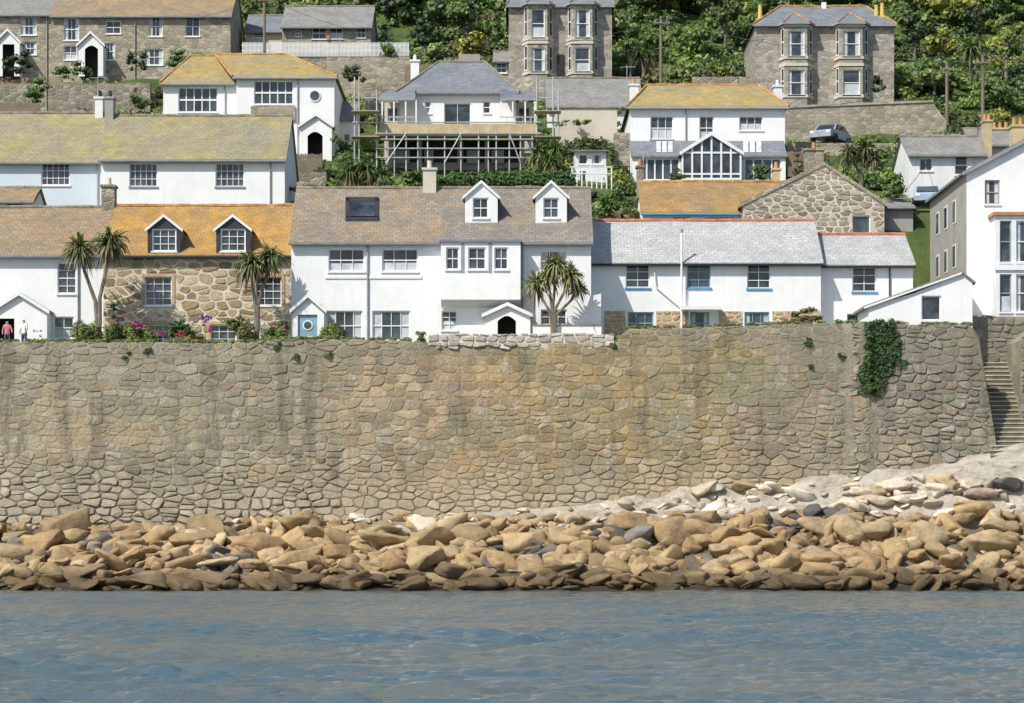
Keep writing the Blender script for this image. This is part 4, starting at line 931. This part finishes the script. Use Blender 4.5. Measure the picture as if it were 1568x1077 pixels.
o=Obj('stone_retaining_wall',(X(520,187),187,37)); o.box('wall','rubble',X(368,187),X(628,187),187.1,187.8,34,Z(81,187)); o.box('lower_wall','granite2',X(500,185),X(628,185),185,185.6,34,Z(88,185)); FOOT.append((X(368,187),X(628,187),184,188)); o.done()
def obw(o,p,q,z0,z1):
    d=(q-p); L=d.length; d/=L; nrm=Vector((d.y,-d.x))
    if nrm.y>0: nrm=-nrm
    def pt(u,z,out): w=p+d*u+nrm*out; return (w.x,w.y,z)
    o.face('bay_window_glass','glass',[pt(.05,z0,.012),pt(L-.05,z0,.012),pt(L-.05,z1,.012),pt(.05,z1,.012)])
    for (u0,u1,a,b_) in ((0,.08,z0-.05,z1+.05),(L-.08,L,z0-.05,z1+.05),(.08,L-.08,z1-.04,z1+.05),(.08,L-.08,z0-.05,z0+.05),(.08,L-.08,(z0+z1)/2-.04,(z0+z1)/2+.04)):
        o.face('bay_window_frames','paint',[pt(u0,a,.03),pt(u1,a,.03),pt(u1,b_,.03),pt(u0,b_,.03)])
def villa(name,Y,l,r,eave,base,rdg,rl,rr,bays,rows,rm,ridgem):
    o=house(name,Y,9,l,r,eave,base,rdg,'granite','rslate' if rm is None else rm,[],rl=rl,rr=rr,ridgemat=ridgem,gutter='greyframe')
    for (bl,br) in bays:
        xo0,xo1=X(bl-9,Y),X(br+9,Y); Yf=Y-.95; xi0,xi1=X(bl,Yf),X(br,Yf); zt=Z(eave,Y); zb=Z(base,Y)-2.5
        wins=[W(bl+4,br-4,t,b_,Yf,nx=1,nz=2,cur=True,wm='granite') for t,b_ in rows]
        facade(o,'granite',xi0,xi1,zb,zt,Yf,wins,'bay_walls')
        for (p,q) in (((xo0,Y),(xi0,Yf)),((xi1,Yf),(xo1,Y))):
            o.face('bay_walls','granite',[(p[0],p[1],zb),(q[0],q[1],zb),(q[0],q[1],zt),(p[0],p[1],zt)])
            P,Qv=Vector(p),Vector(q)
            for t,b_ in rows: obw(o,P.lerp(Qv,.28),P.lerp(Qv,.8),Z(b_,Y),Z(t,Y))
        for zc_ in [Z(t-4,Y) for t,b_ in rows]+[Z(b_+5,Y) for t,b_ in rows]:
            e_=.07; pts=[(xo0-e_,Y-.01),(xi0-e_,Yf-e_),(xi1+e_,Yf-e_),(xo1+e_,Y-.01)]
            for i in range(3):
                a_,b2_=pts[i],pts[i+1]; o.face('string_courses','cream',[(a_[0],a_[1],zc_-.1),(b2_[0],b2_[1],zc_-.1),(b2_[0],b2_[1],zc_+.12),(a_[0],a_[1],zc_+.12)])
            o.face('string_courses','cream',[(p_[0],p_[1],zc_+.12) for p_ in pts]); o.face('string_courses','cream',[(p_[0],p_[1],zc_-.1) for p_ in pts])
        mx_=(xo0+xo1)/2; top=(mx_,Y+1.6,zt+1.3); pts=[(xo0-.25,Y-.1,zt-.02),(xi0-.2,Yf-.25,zt-.02),(xi1+.2,Yf-.25,zt-.02),(xo1+.25,Y-.1,zt-.02)]
        for i in range(3): o.face('bay_roof',rm or 'rslate',[pts[i],pts[i+1],top])
        for i in (1,2): o.cyl('bay_hip_tiles',ridgem,pts[i],top,.08,n=6)
        for i in range(3):
            a_,b2_=pts[i],pts[i+1]; o.face('bay_gutter','greyframe',[(a_[0],a_[1],a_[2]-.16),(b2_[0],b2_[1],b2_[2]-.16),b2_,a_])
    return o
o=villa('granite_villa',188,779,937,8,122,-35,800,915,[(810,838),(877,907)],[(14,58),(73,110)],None,'ridge')
o.box('door','inside',X(853,188),X(864,188),187.9,187.99,Z(120,188),Z(84,188)); o.done()
o=villa('double_bay_granite_villa',184,1157,1369,38,164,12,1195,1325,[(1203,1236),(1287,1321)],[(47,87),(107,146)],None,'oridge')
chimney(o,1158,1171,32,60,186,'ypot',0,'ypot'); chimney(o,1346,1358,30,50,186,'ypot',0,'ypot')
for p,t in ((1164,8),(1351,5),(1342,8)): o.cyl('tall_chimney_pot','ypot',(X(p,186),186,Z(34,186)),(X(p,186),186,Z(t,186)),.2,.15,n=10)
o.box('white_finial','paint',X(1258,188),X(1265,188),187.9,188.2,Z(14,188),Z(4,188))
o.box('annex','granite2',X(1335,184),X(1366,184),184.6,190,Z(170,184),Z(90,184)); o.done()
o=house('small_granite_annex',190,6,757,780,94,125,82,'granite2','rgrey',[(760,776,96,112,s4)]); o.done()
for (l,r,t,b_,Y,mt) in ((440,492,236,262,157,'wood'),(1205,1240,232,248,158,'wood'),(620,660,100,118,182,'wood'),(0,60,158,170,170,'wood')):
    o=Obj('timber_garden_fence',(X((l+r)/2,Y),Y,Z(b_,Y))); x=X(l,Y)
    while x<X(r,Y): o.box('boards',mt,x,x+.13,Y,Y+.03,Z(b_,Y)-1,Z(t,Y)+random.uniform(-.04,.04)); x+=.145
    o.box('rails','decking',X(l,Y),X(r,Y),Y+.032,Y+.09,Z(t,Y)-.3,Z(t,Y)-.2); o.done()
# low terrace walls on the slope
for (l,r,t,Y) in ((0,230,128,180),(560,640,128,178),(1060,1150,118,184),(1380,1560,205,164),(940,965,205,160),(440,500,264,154)):
    o=Obj('dry_stone_terrace_wall',(X((l+r)/2,Y),Y,Z(t,Y))); x=X(l,Y); k=0
    while x<X(r,Y)-.01:
        x2=min(x+1.2,X(r,Y)); k+=1; o.box('courses','rubble',x,x2-.004,Y+nz(x,Y)*.1,Y+.5,Z(t,Y)-2.2,Z(t,Y)+nz(x*.5,3)*.2); x=x2
    o.box('cap','granite2',X(l,Y),X(r,Y),Y+.14,Y+.52,Z(t,Y)-.9,Z(t,Y)-.22); o.done()
# ================================================================ small objects
def pole(name,px,top,Y):
    o=Obj(name,(X(px,Y),Y,0)); x=X(px,Y); o.cyl('pole','wood',(x,Y,th(x,Y)-.5),(x,Y,Z(top,Y)),.15,.10)
    o.box('crossarm','wood',x-.55,x+.55,Y-.16,Y-.101,Z(top,Y)-.6,Z(top,Y)-.48)
    for s_ in (-.45,0,.45): o.cyl('insulator','greyframe',(x+s_,Y-.13,Z(top,Y)-.48),(x+s_,Y-.13,Z(top,Y)-.34),.04,.03,n=6)
    return o
def wire(o,p,q,sag=.8,r=.018):
    p=Vector(p);q=Vector(q); pts=[]
    for i in range(13):
        t=i/12; v=p.lerp(q,t); v.z-=sag*4*t*(1-t); pts.append(v)
    for i in range(12): o.cyl('wires','black',pts[i],pts[i+1],r,n=4)
def pt(px,py,Y): return (X(px,Y),Y,Z(py,Y))
o=pole('utility_pole',1012,25,182); wire(o,pt(1012,30,182),pt(1505,95,170)); wire(o,pt(1012,30,182),pt(720,70,190)); wire(o,pt(1012,32,182),pt(1170,60,184)); o.done()
o=pole('utility_pole',1505,85,170); wire(o,pt(1505,92,170),pt(1700,60,172)); wire(o,pt(1505,95,170),pt(1200,166,160)); wire(o,pt(1505,95,170),pt(1490,250,150)); wire(o,pt(1505,95,170),pt(1380,300,145)); o.done()
o=pole('utility_pole',1450,95,176); o.done()
o=pole('utility_pole',405,-10,184); wire(o,pt(405,-5,184),pt(405+250,60,184)); wire(o,pt(405,-5,184),pt(150,40,186)); o.done()
def aerial(o,px,py,Y,h=1.6):
    x=X(px,Y); z=Z(py,Y); o.cyl('mast','steel',(x,Y,z-1),(x,Y,z+h),.025,n=5); o.cyl('boom','steel',(x-.5,Y,z+h-.15),(x+.6,Y,z+h-.1),.018,n=4)
    for k in range(6): o.cyl('elements','steel',(x-.45+k*.19,Y-.22,z+h-.14),(x-.45+k*.19,Y+.22,z+h-.14),.012,n=4)
for (p,q,Y) in ((1248,40,188),(150,155,148),(985,270,146),(960,135,165),(520,92,168)):
    o=Obj('television_aerial',(X(p,Y),Y,Z(q,Y))); aerial(o,p,q,Y); o.done()
def car(name,px,py,Y,body,rot=0):
    c=Vector((X(px,Y),Y,Z(py,Y))); o=Obj(name,c)
    prof=[(-2,.35),(-2,.75),(-1.85,.85),(-1.15,.95),(-.65,1.4),(.75,1.42),(1.5,1.0),(1.95,.92),(2.02,.6),(2,.35)]
    R=Matrix.Rotation(rot,3,'Z')
    def add(part,mat,prof,w0,w1):
        v,f=o.g(part,mat); i=len(v); k=len(prof)
        for s_ in (w0,w1):
            for u,z in prof:
                sw_=s_*(1-.16*max(0,(z-.85)/.6)) ; v.append(tuple(c+R@Vector((u,sw_,z))))
        for j in range(k): f.append((i+j,i+(j+1)%k,i+k+(j+1)%k,i+k+j))
        f.append(tuple(range(i,i+k))); f.append(tuple(range(i+k,i+2*k)))
    add('body',body,prof,-.82,.82)
    add('side_windows','glass',[(-1.0,.98),(-.62,1.34),(.7,1.36),(1.3,1.0)],-.835,.835)
    for s_,(a,b_) in ((-1,((-1.17,.99),(-.68,1.38))),(1,((1.46,1.04),(.80,1.40)))):
        P=[Vector((a[0]+s_*.02,-.68,a[1])),Vector((a[0]+s_*.02,.68,a[1])),Vector((b_[0]+s_*.02,.62,b_[1])),Vector((b_[0]+s_*.02,-.62,b_[1]))]; o.face('windscreen','glass',[c+R@p for p in P])
    for u in (-1.25,1.3):
        for s_ in (-.84,.84): o.cyl('wheels','tyre',c+R@Vector((u,s_-.1,.32)),c+R@Vector((u,s_+.08,.32)),.32,n=16); 
    for s_ in (-.6,.6):
        P=[Vector((-2.02,s_-.15,.62)),Vector((-2.02,s_+.15,.62)),Vector((-2.02,s_+.15,.78)),Vector((-2.02,s_-.15,.78))]; o.face('headlights','paint',[c+R@p for p in P])
    o.done()
car('parked_car',1272,223,168,'carsilver',math.radians(60)); car('parked_car',1420,322,146,'carlight',math.radians(80))
FOOT.append((X(1250,168),X(1300,168),162,170.5)); FOOT.append((X(1400,146),X(1445,146),134,150))
def person(name,x,y,z,shirt,h=1.68,arm=.35,turn=0):
    P=[(0,0,.93),(0,0,1.12),(0,.01,1.36),(0,0,1.47),(0,0,1.56),
       (.17,0,1.40),(.25,-.03-arm*.2,1.14),(.22,-.10-arm*.5,.93+arm*.2),(-.17,0,1.40),(-.24,0,1.14),(-.25,-.06,.90),
       (.10,0,.88),(.11,-.02,.50),(.11,.02,.08),(.11,-.14,.04),(-.10,0,.88),(-.11,0,.50),(-.12,.03,.08),(-.12,-.13,.04),(0,-.02,1.64)]
    E=[(0,1),(1,2),(2,3),(3,4),(2,5),(5,6),(6,7),(2,8),(8,9),(9,10),(0,11),(11,12),(12,13),(13,14),(0,15),(15,16),(16,17),(17,18),(4,19)]
    Rr=[.15,.13,.155,.06,.075,.07,.045,.035,.07,.045,.035,.10,.065,.045,.035,.10,.065,.045,.035,.095]
    me=bpy.data.meshes.new('b'); me.from_pydata([Vector(p)*h/1.74 for p in P],E,[]); ob=bpy.data.objects.new('b',me); scn.collection.objects.link(ob)
    ob.modifiers.new('s','SKIN')
    for i,r in enumerate(Rr): me.skin_vertices[0].data[i].radius=(r,r*.8)
    me.skin_vertices[0].data[0].use_root=True
    ss=ob.modifiers.new('u','SUBSURF'); ss.levels=2; ss.render_levels=2
    bpy.context.view_layer.update(); dg=bpy.context.evaluated_depsgraph_get(); m2=bpy.data.meshes.new_from_object(ob.evaluated_get(dg)); bpy.data.objects.remove(ob)
    m2.materials.clear()
    for q in (shirt,'jeans','skin','hair'): m2.materials.append(M[q])
    for f in m2.polygons:
        c=f.center; f.use_smooth=True; k=c.z/h*1.74
        f.material_index=2 if k>1.44 or (abs(c.x)>.16 and k<1.16 and k>.6) or k<.02 else (1 if k<.95 else 0)
        if k>1.66 or (k>1.52 and c.y>.02): f.material_index=3
    e=bpy.data.objects.new(name,None); scn.collection.objects.link(e); e.location=(x,y,z); e.rotation_euler.z=turn
    b=bpy.data.objects.new('body',m2); scn.collection.objects.link(b); b.parent=e
    o=Obj('face'); hz=1.62*h/1.74
    for s_ in (-.032,.032): o.cyl('eyes','inside',(s_,-.10,hz),(s_,-.085,hz),.011,n=8)
    o.cyl('nose','skin',(0,-.118,hz-.035),(0,-.085,hz),.014,.008,n=6); o.box('mouth','pot',-.022,.022,-.097,-.088,hz-.062,hz-.054)
    for (pn,mt),(v,f) in o.parts.items(): q=mk(pn,v,f,mt); q.parent=e
person('woman_standing',X(11,122.2),122.2,12.15,'shirtpink',1.66,.4,.3); person('man_standing',X(37,122.4),122.4,12.15,'shirtwhite',1.76,.2,-.5)
# ================================================================ vegetation
palm('cordyline_palm',150,520,122.6,[(122,378,34,130,0),(168,368,38,170,.2)],tr=.14)
palm('cordyline_palm',392,520,122.8,[(385,402,34,150,0),(412,392,34,140,.3)],tr=.13)
palm('cordyline_palm',846,508,122.4,[(852,405,30,150,0),(822,432,27,120,.3),(872,422,27,120,-.3),(886,440,20,80,.2),(840,420,24,90,.1)],k=(.26,.27,.11),tr=.10)
palm('cordyline_palm',1318,280,150,[(1300,232,26,90,0),(1325,225,26,90,.2),(1338,240,20,60,0)],k=(.09,.12,.04))
palm('cordyline_palm',1487,118,182,[(1487,75,30,110,0)],k=(.12,.17,.04))
palm('cordyline_palm',985,112,184,[(980,82,24,80,0),(995,90,20,60,0)],k=(.09,.13,.04))
palm('cordyline_palm',905,215,165,[(895,222,26,80,0)],k=(.11,.16,.04))
palm('cordyline_palm',548,285,152,[(535,262,28,120,0),(560,258,28,120,0),(585,268,26,100,0)],k=(.12,.18,.05))
palm('cordyline_palm',838,262,156,[(826,232,28,110,0),(850,228,28,110,0),(842,250,26,90,-.5)],k=(.12,.18,.04))
fo=Fol()
def blocked(x,y):
    return any(a<x<b_ and c<y<d for a,b_,c,d in FOOT)
for i in range(5200):
    y=random.uniform(134.5,224) ; x=random.uniform(-1,1)*(y*.235+3)
    if blocked(x,y): continue
    px=x*F/y+CX
    if 1395<px<1450 and y<150: continue
    z=th(x,y); r=random.uniform(.3,.8)*(1.0 if y<185 else 1.4)
    q=nz(x*.13,y*.13,11); q2=nz(x*.3,y*.3,17)
    k='g' if q>.12 else ('b' if q>-.08 else ('d' if q>-.28 else 'o'))
    if q2>.28: k='y' if px>1300 or random.random()<.35 else 'l'
    if q2<-.30: k='d'
    if px<260 and 160<y<190 and random.random()<.35: k='r'
    if random.random()<.12: k='l'
    c=G[k]; kk=random.uniform(.75,1.2)*(1+.5*nz(x*.22,y*.22,29))
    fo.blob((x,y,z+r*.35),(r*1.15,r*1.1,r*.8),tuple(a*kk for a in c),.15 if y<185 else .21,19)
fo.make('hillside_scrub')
fo=Fol()
for i in range(340):
    y=random.uniform(198,290); x=random.uniform(-1,1)*(y*.24+4)
    if blocked(x,y): continue
    z=th(x,y); R_=random.choice([random.uniform(1.2,2.2),random.uniform(2.2,3.8)]); q=nz(x*.1,y*.08,51)
    k='d' if q<-.12 else ('g' if q<.08 else ('b' if q<.25 else 'l'))
    if random.random()<.18: k=random.choice('ydo')
    if y<203: R_*=.6
    kk=1+.6*nz(x*.2,y*.2,71)
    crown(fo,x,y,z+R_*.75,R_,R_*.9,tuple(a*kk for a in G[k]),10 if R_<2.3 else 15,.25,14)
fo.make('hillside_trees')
for a in [(650,55,60,60,198,'d',14),(715,40,80,90,200,'g',16),(1060,60,80,90,200,'b',18),(1110,30,70,80,204,'g',14),(965,85,40,60,186,'d',8),(1100,112,50,26,186,'y',8),(1440,70,60,50,195,'y',14),(1540,60,60,70,190,'b',14),(1530,140,90,70,180,'g',16),(1430,120,90,50,185,'l',12),(600,85,50,50,186,'g',10),(960,150,30,30,182,'g',6),(1400,40,50,60,200,'d',12),(1500,30,60,60,202,'d',14)]:
    bush('tree',*a,leaf=.2,trunk=True,dens=20)
for a in [(545,118,44,46,176,'d',10),(212,95,40,44,186,'d',10),(330,105,60,40,180,'g',12),(282,92,60,30,184,'g',10),(110,110,60,30,182,'g',10),(215,150,50,40,172,'g',10),(60,140,60,40,172,'g',10),(30,100,60,40,184,'d',10),(640,272,80,34,152,'g',12),(700,282,70,20,150,'d',10),(1165,268,40,30,155,'g',10),(1035,270,50,24,154,'d',10),(930,320,50,50,140,'g',12),(945,300,40,40,144,'g',10),(940,240,30,50,160,'g',10),(945,180,30,60,172,'g',10),(1345,128,34,44,180,'d',9),(1130,160,20,30,170,'g',6),(880,190,50,20,167,'l',8),(1370,285,60,40,143,'g',10),(470,290,60,20,146,'r',8),(1350,250,60,30,155,'g',8),(520,215,26,34,160,'g',6),(1235,245,50,30,152,'o',8)]:
    bush('shrub',*a)
fo=Fol()
for i in range(60):
    p=690+i*3.1; Yh=151.5; fo.blob((X(p,Yh),Yh,Z(279,Yh)),(.35,.5,.62),tuple(v*random.uniform(.8,1.15) for v in (.07,.14,.03)),.1,30)
fo.make('clipped_hedge')
bush('shrub',1232,484,58,24,120.9,'o',12,.09); bush('shrub',1432,502,20,8,120.2,'g',5,.08)
fo=Fol()
for i in range(260):
    t=random.random()**.9; py=493+t*112; w=25-3*t-(14*max(0,t-.72)*3.5); cxp=1345+ (8*math.sin(t*5))
    p=cxp+random.uniform(-1,1)*w; xx=X(p,119.5); zz_=Z(py,119.5); r=random.uniform(.13,.26)
    fo.blob((xx,wy(xx,zz_)-.06,zz_),(r,.15,r),tuple(v*random.uniform(.7,1.3) for v in (.06,.115,.03)),.075,46,.6)
fo.make('ivy')
fo=Fol()
for (p,q,r) in [(192,545,.18),(225,540,.2),(455,548,.2),(503,545,.16),(425,530,.16),(1238,525,.22),(1290,545,.18),(1240,563,.14),(1320,600,.14),(1382,560,.28),(645,515,.2),(940,530,.13)]:
    xx=X(p,119.6); zz_=Z(q,119.6)
    for k in range(4): fo.blob((xx+random.uniform(-.15,.15),wy(xx,zz_)-.04,zz_+random.uniform(-.15,.15)),(r*.7,.10,r*.7),tuple(v*.8 for v in G['g']),.055,60,.5)
for i in range(260):
    p=random.uniform(-20,1490); 
    if 650<p<945: continue
    xx=X(p,120.4); r=random.uniform(.06,.16); fo.blob((xx,120.3,wtop(xx)+.02),(r*1.6,.2,r),G[random.choice('gool')],.06,60,.5)
fo.make('wall_plants')
fo=Fol()
cols={'pink':(.50,.08,.22),'white':(.7,.7,.68),'red':(.5,.05,.04),'purple':(.22,.09,.4)}
for i in range(85):
    p=random.choice([random.uniform(165,235),random.uniform(258,440),random.uniform(120,150),random.uniform(500,520)]); Yq=random.uniform(121.6,123.6)
    xx=X(p,Yq); top=Z(random.uniform(496,519),Yq)
    fo.blob((xx,Yq,top-.4),(random.uniform(.2,.45),.35,random.uniform(.35,.6)),G[random.choice('gdbol')],.08,50,.6)
for (p,q,c,n2) in [(215,502,'pink',3),(208,498,'pink',2),(315,490,'purple',4),(320,503,'pink',2),(185,488,'pink',1),(275,512,'red',2),(430,503,'pink',2),(300,498,'white',2),(410,500,'white',2),(240,510,'pink',2),(55,512,'white',2)]:
    for k in range(n2*2): fo.blob((X(p+random.uniform(-8,8),121.5),121.4,Z(q+random.uniform(-5,5),121.5)),(.09,.09,.08),cols[c],.05,90,.5)
fo.make('flower_border')
bush('shrub',272,500,34,30,121.8,'d',10,.09); bush('shrub',352,498,30,22,122.0,'b',10,.09); bush('shrub',175,480,20,46,122.3,'d',9,.09); bush('shrub',132,508,30,18,122.0,'d',8,.09)
bush('shrub',435,498,24,30,122.4,'d',9,.09)
palm('yucca_plant',368,520,122.3,[(368,495,20,70,0)],k=(.14,.2,.06),tr=.06)
# ================================================================ light, sky, camera
el=math.radians(48); d=Vector((-.60,-.60,0)).normalized(); sd=Vector((d.x*math.cos(el),d.y*math.cos(el),math.sin(el)))
w=bpy.data.worlds.new('World'); scn.world=w; w.use_nodes=True; nt=w.node_tree; bg=nt.nodes['Background']
sky=nt.nodes.new('ShaderNodeTexSky'); sky.sky_type='NISHITA'; sky.sun_disc=False; sky.sun_elevation=el; sky.sun_rotation=math.atan2(d.x,d.y)%(2*math.pi)
nt.links.new(sky.outputs[0],bg.inputs[0]); bg.inputs[1].default_value=.135
l=bpy.data.lights.new('sun','SUN'); l.energy=5.0; l.angle=math.radians(.5); l.color=(1,.955,.88); lo=bpy.data.objects.new('sun',l); scn.collection.objects.link(lo)
lo.rotation_euler=sd.to_track_quat('Z','Y').to_euler(); lo.location=sd*300
cam=bpy.data.cameras.new('camera'); co=bpy.data.objects.new('camera',cam); scn.collection.objects.link(co); co.location=(0,0,CH); co.rotation_euler=(math.radians(90),0,0)
cam.lens=36*F/1568; cam.sensor_width=36; cam.shift_y=(HZ-538.5)/1568; cam.clip_start=1; cam.clip_end=6000; scn.camera=co
scn.view_settings.view_transform='Standard'; scn.view_settings.look='None'; scn.view_settings.exposure=0
print('objs',len(bpy.data.objects))
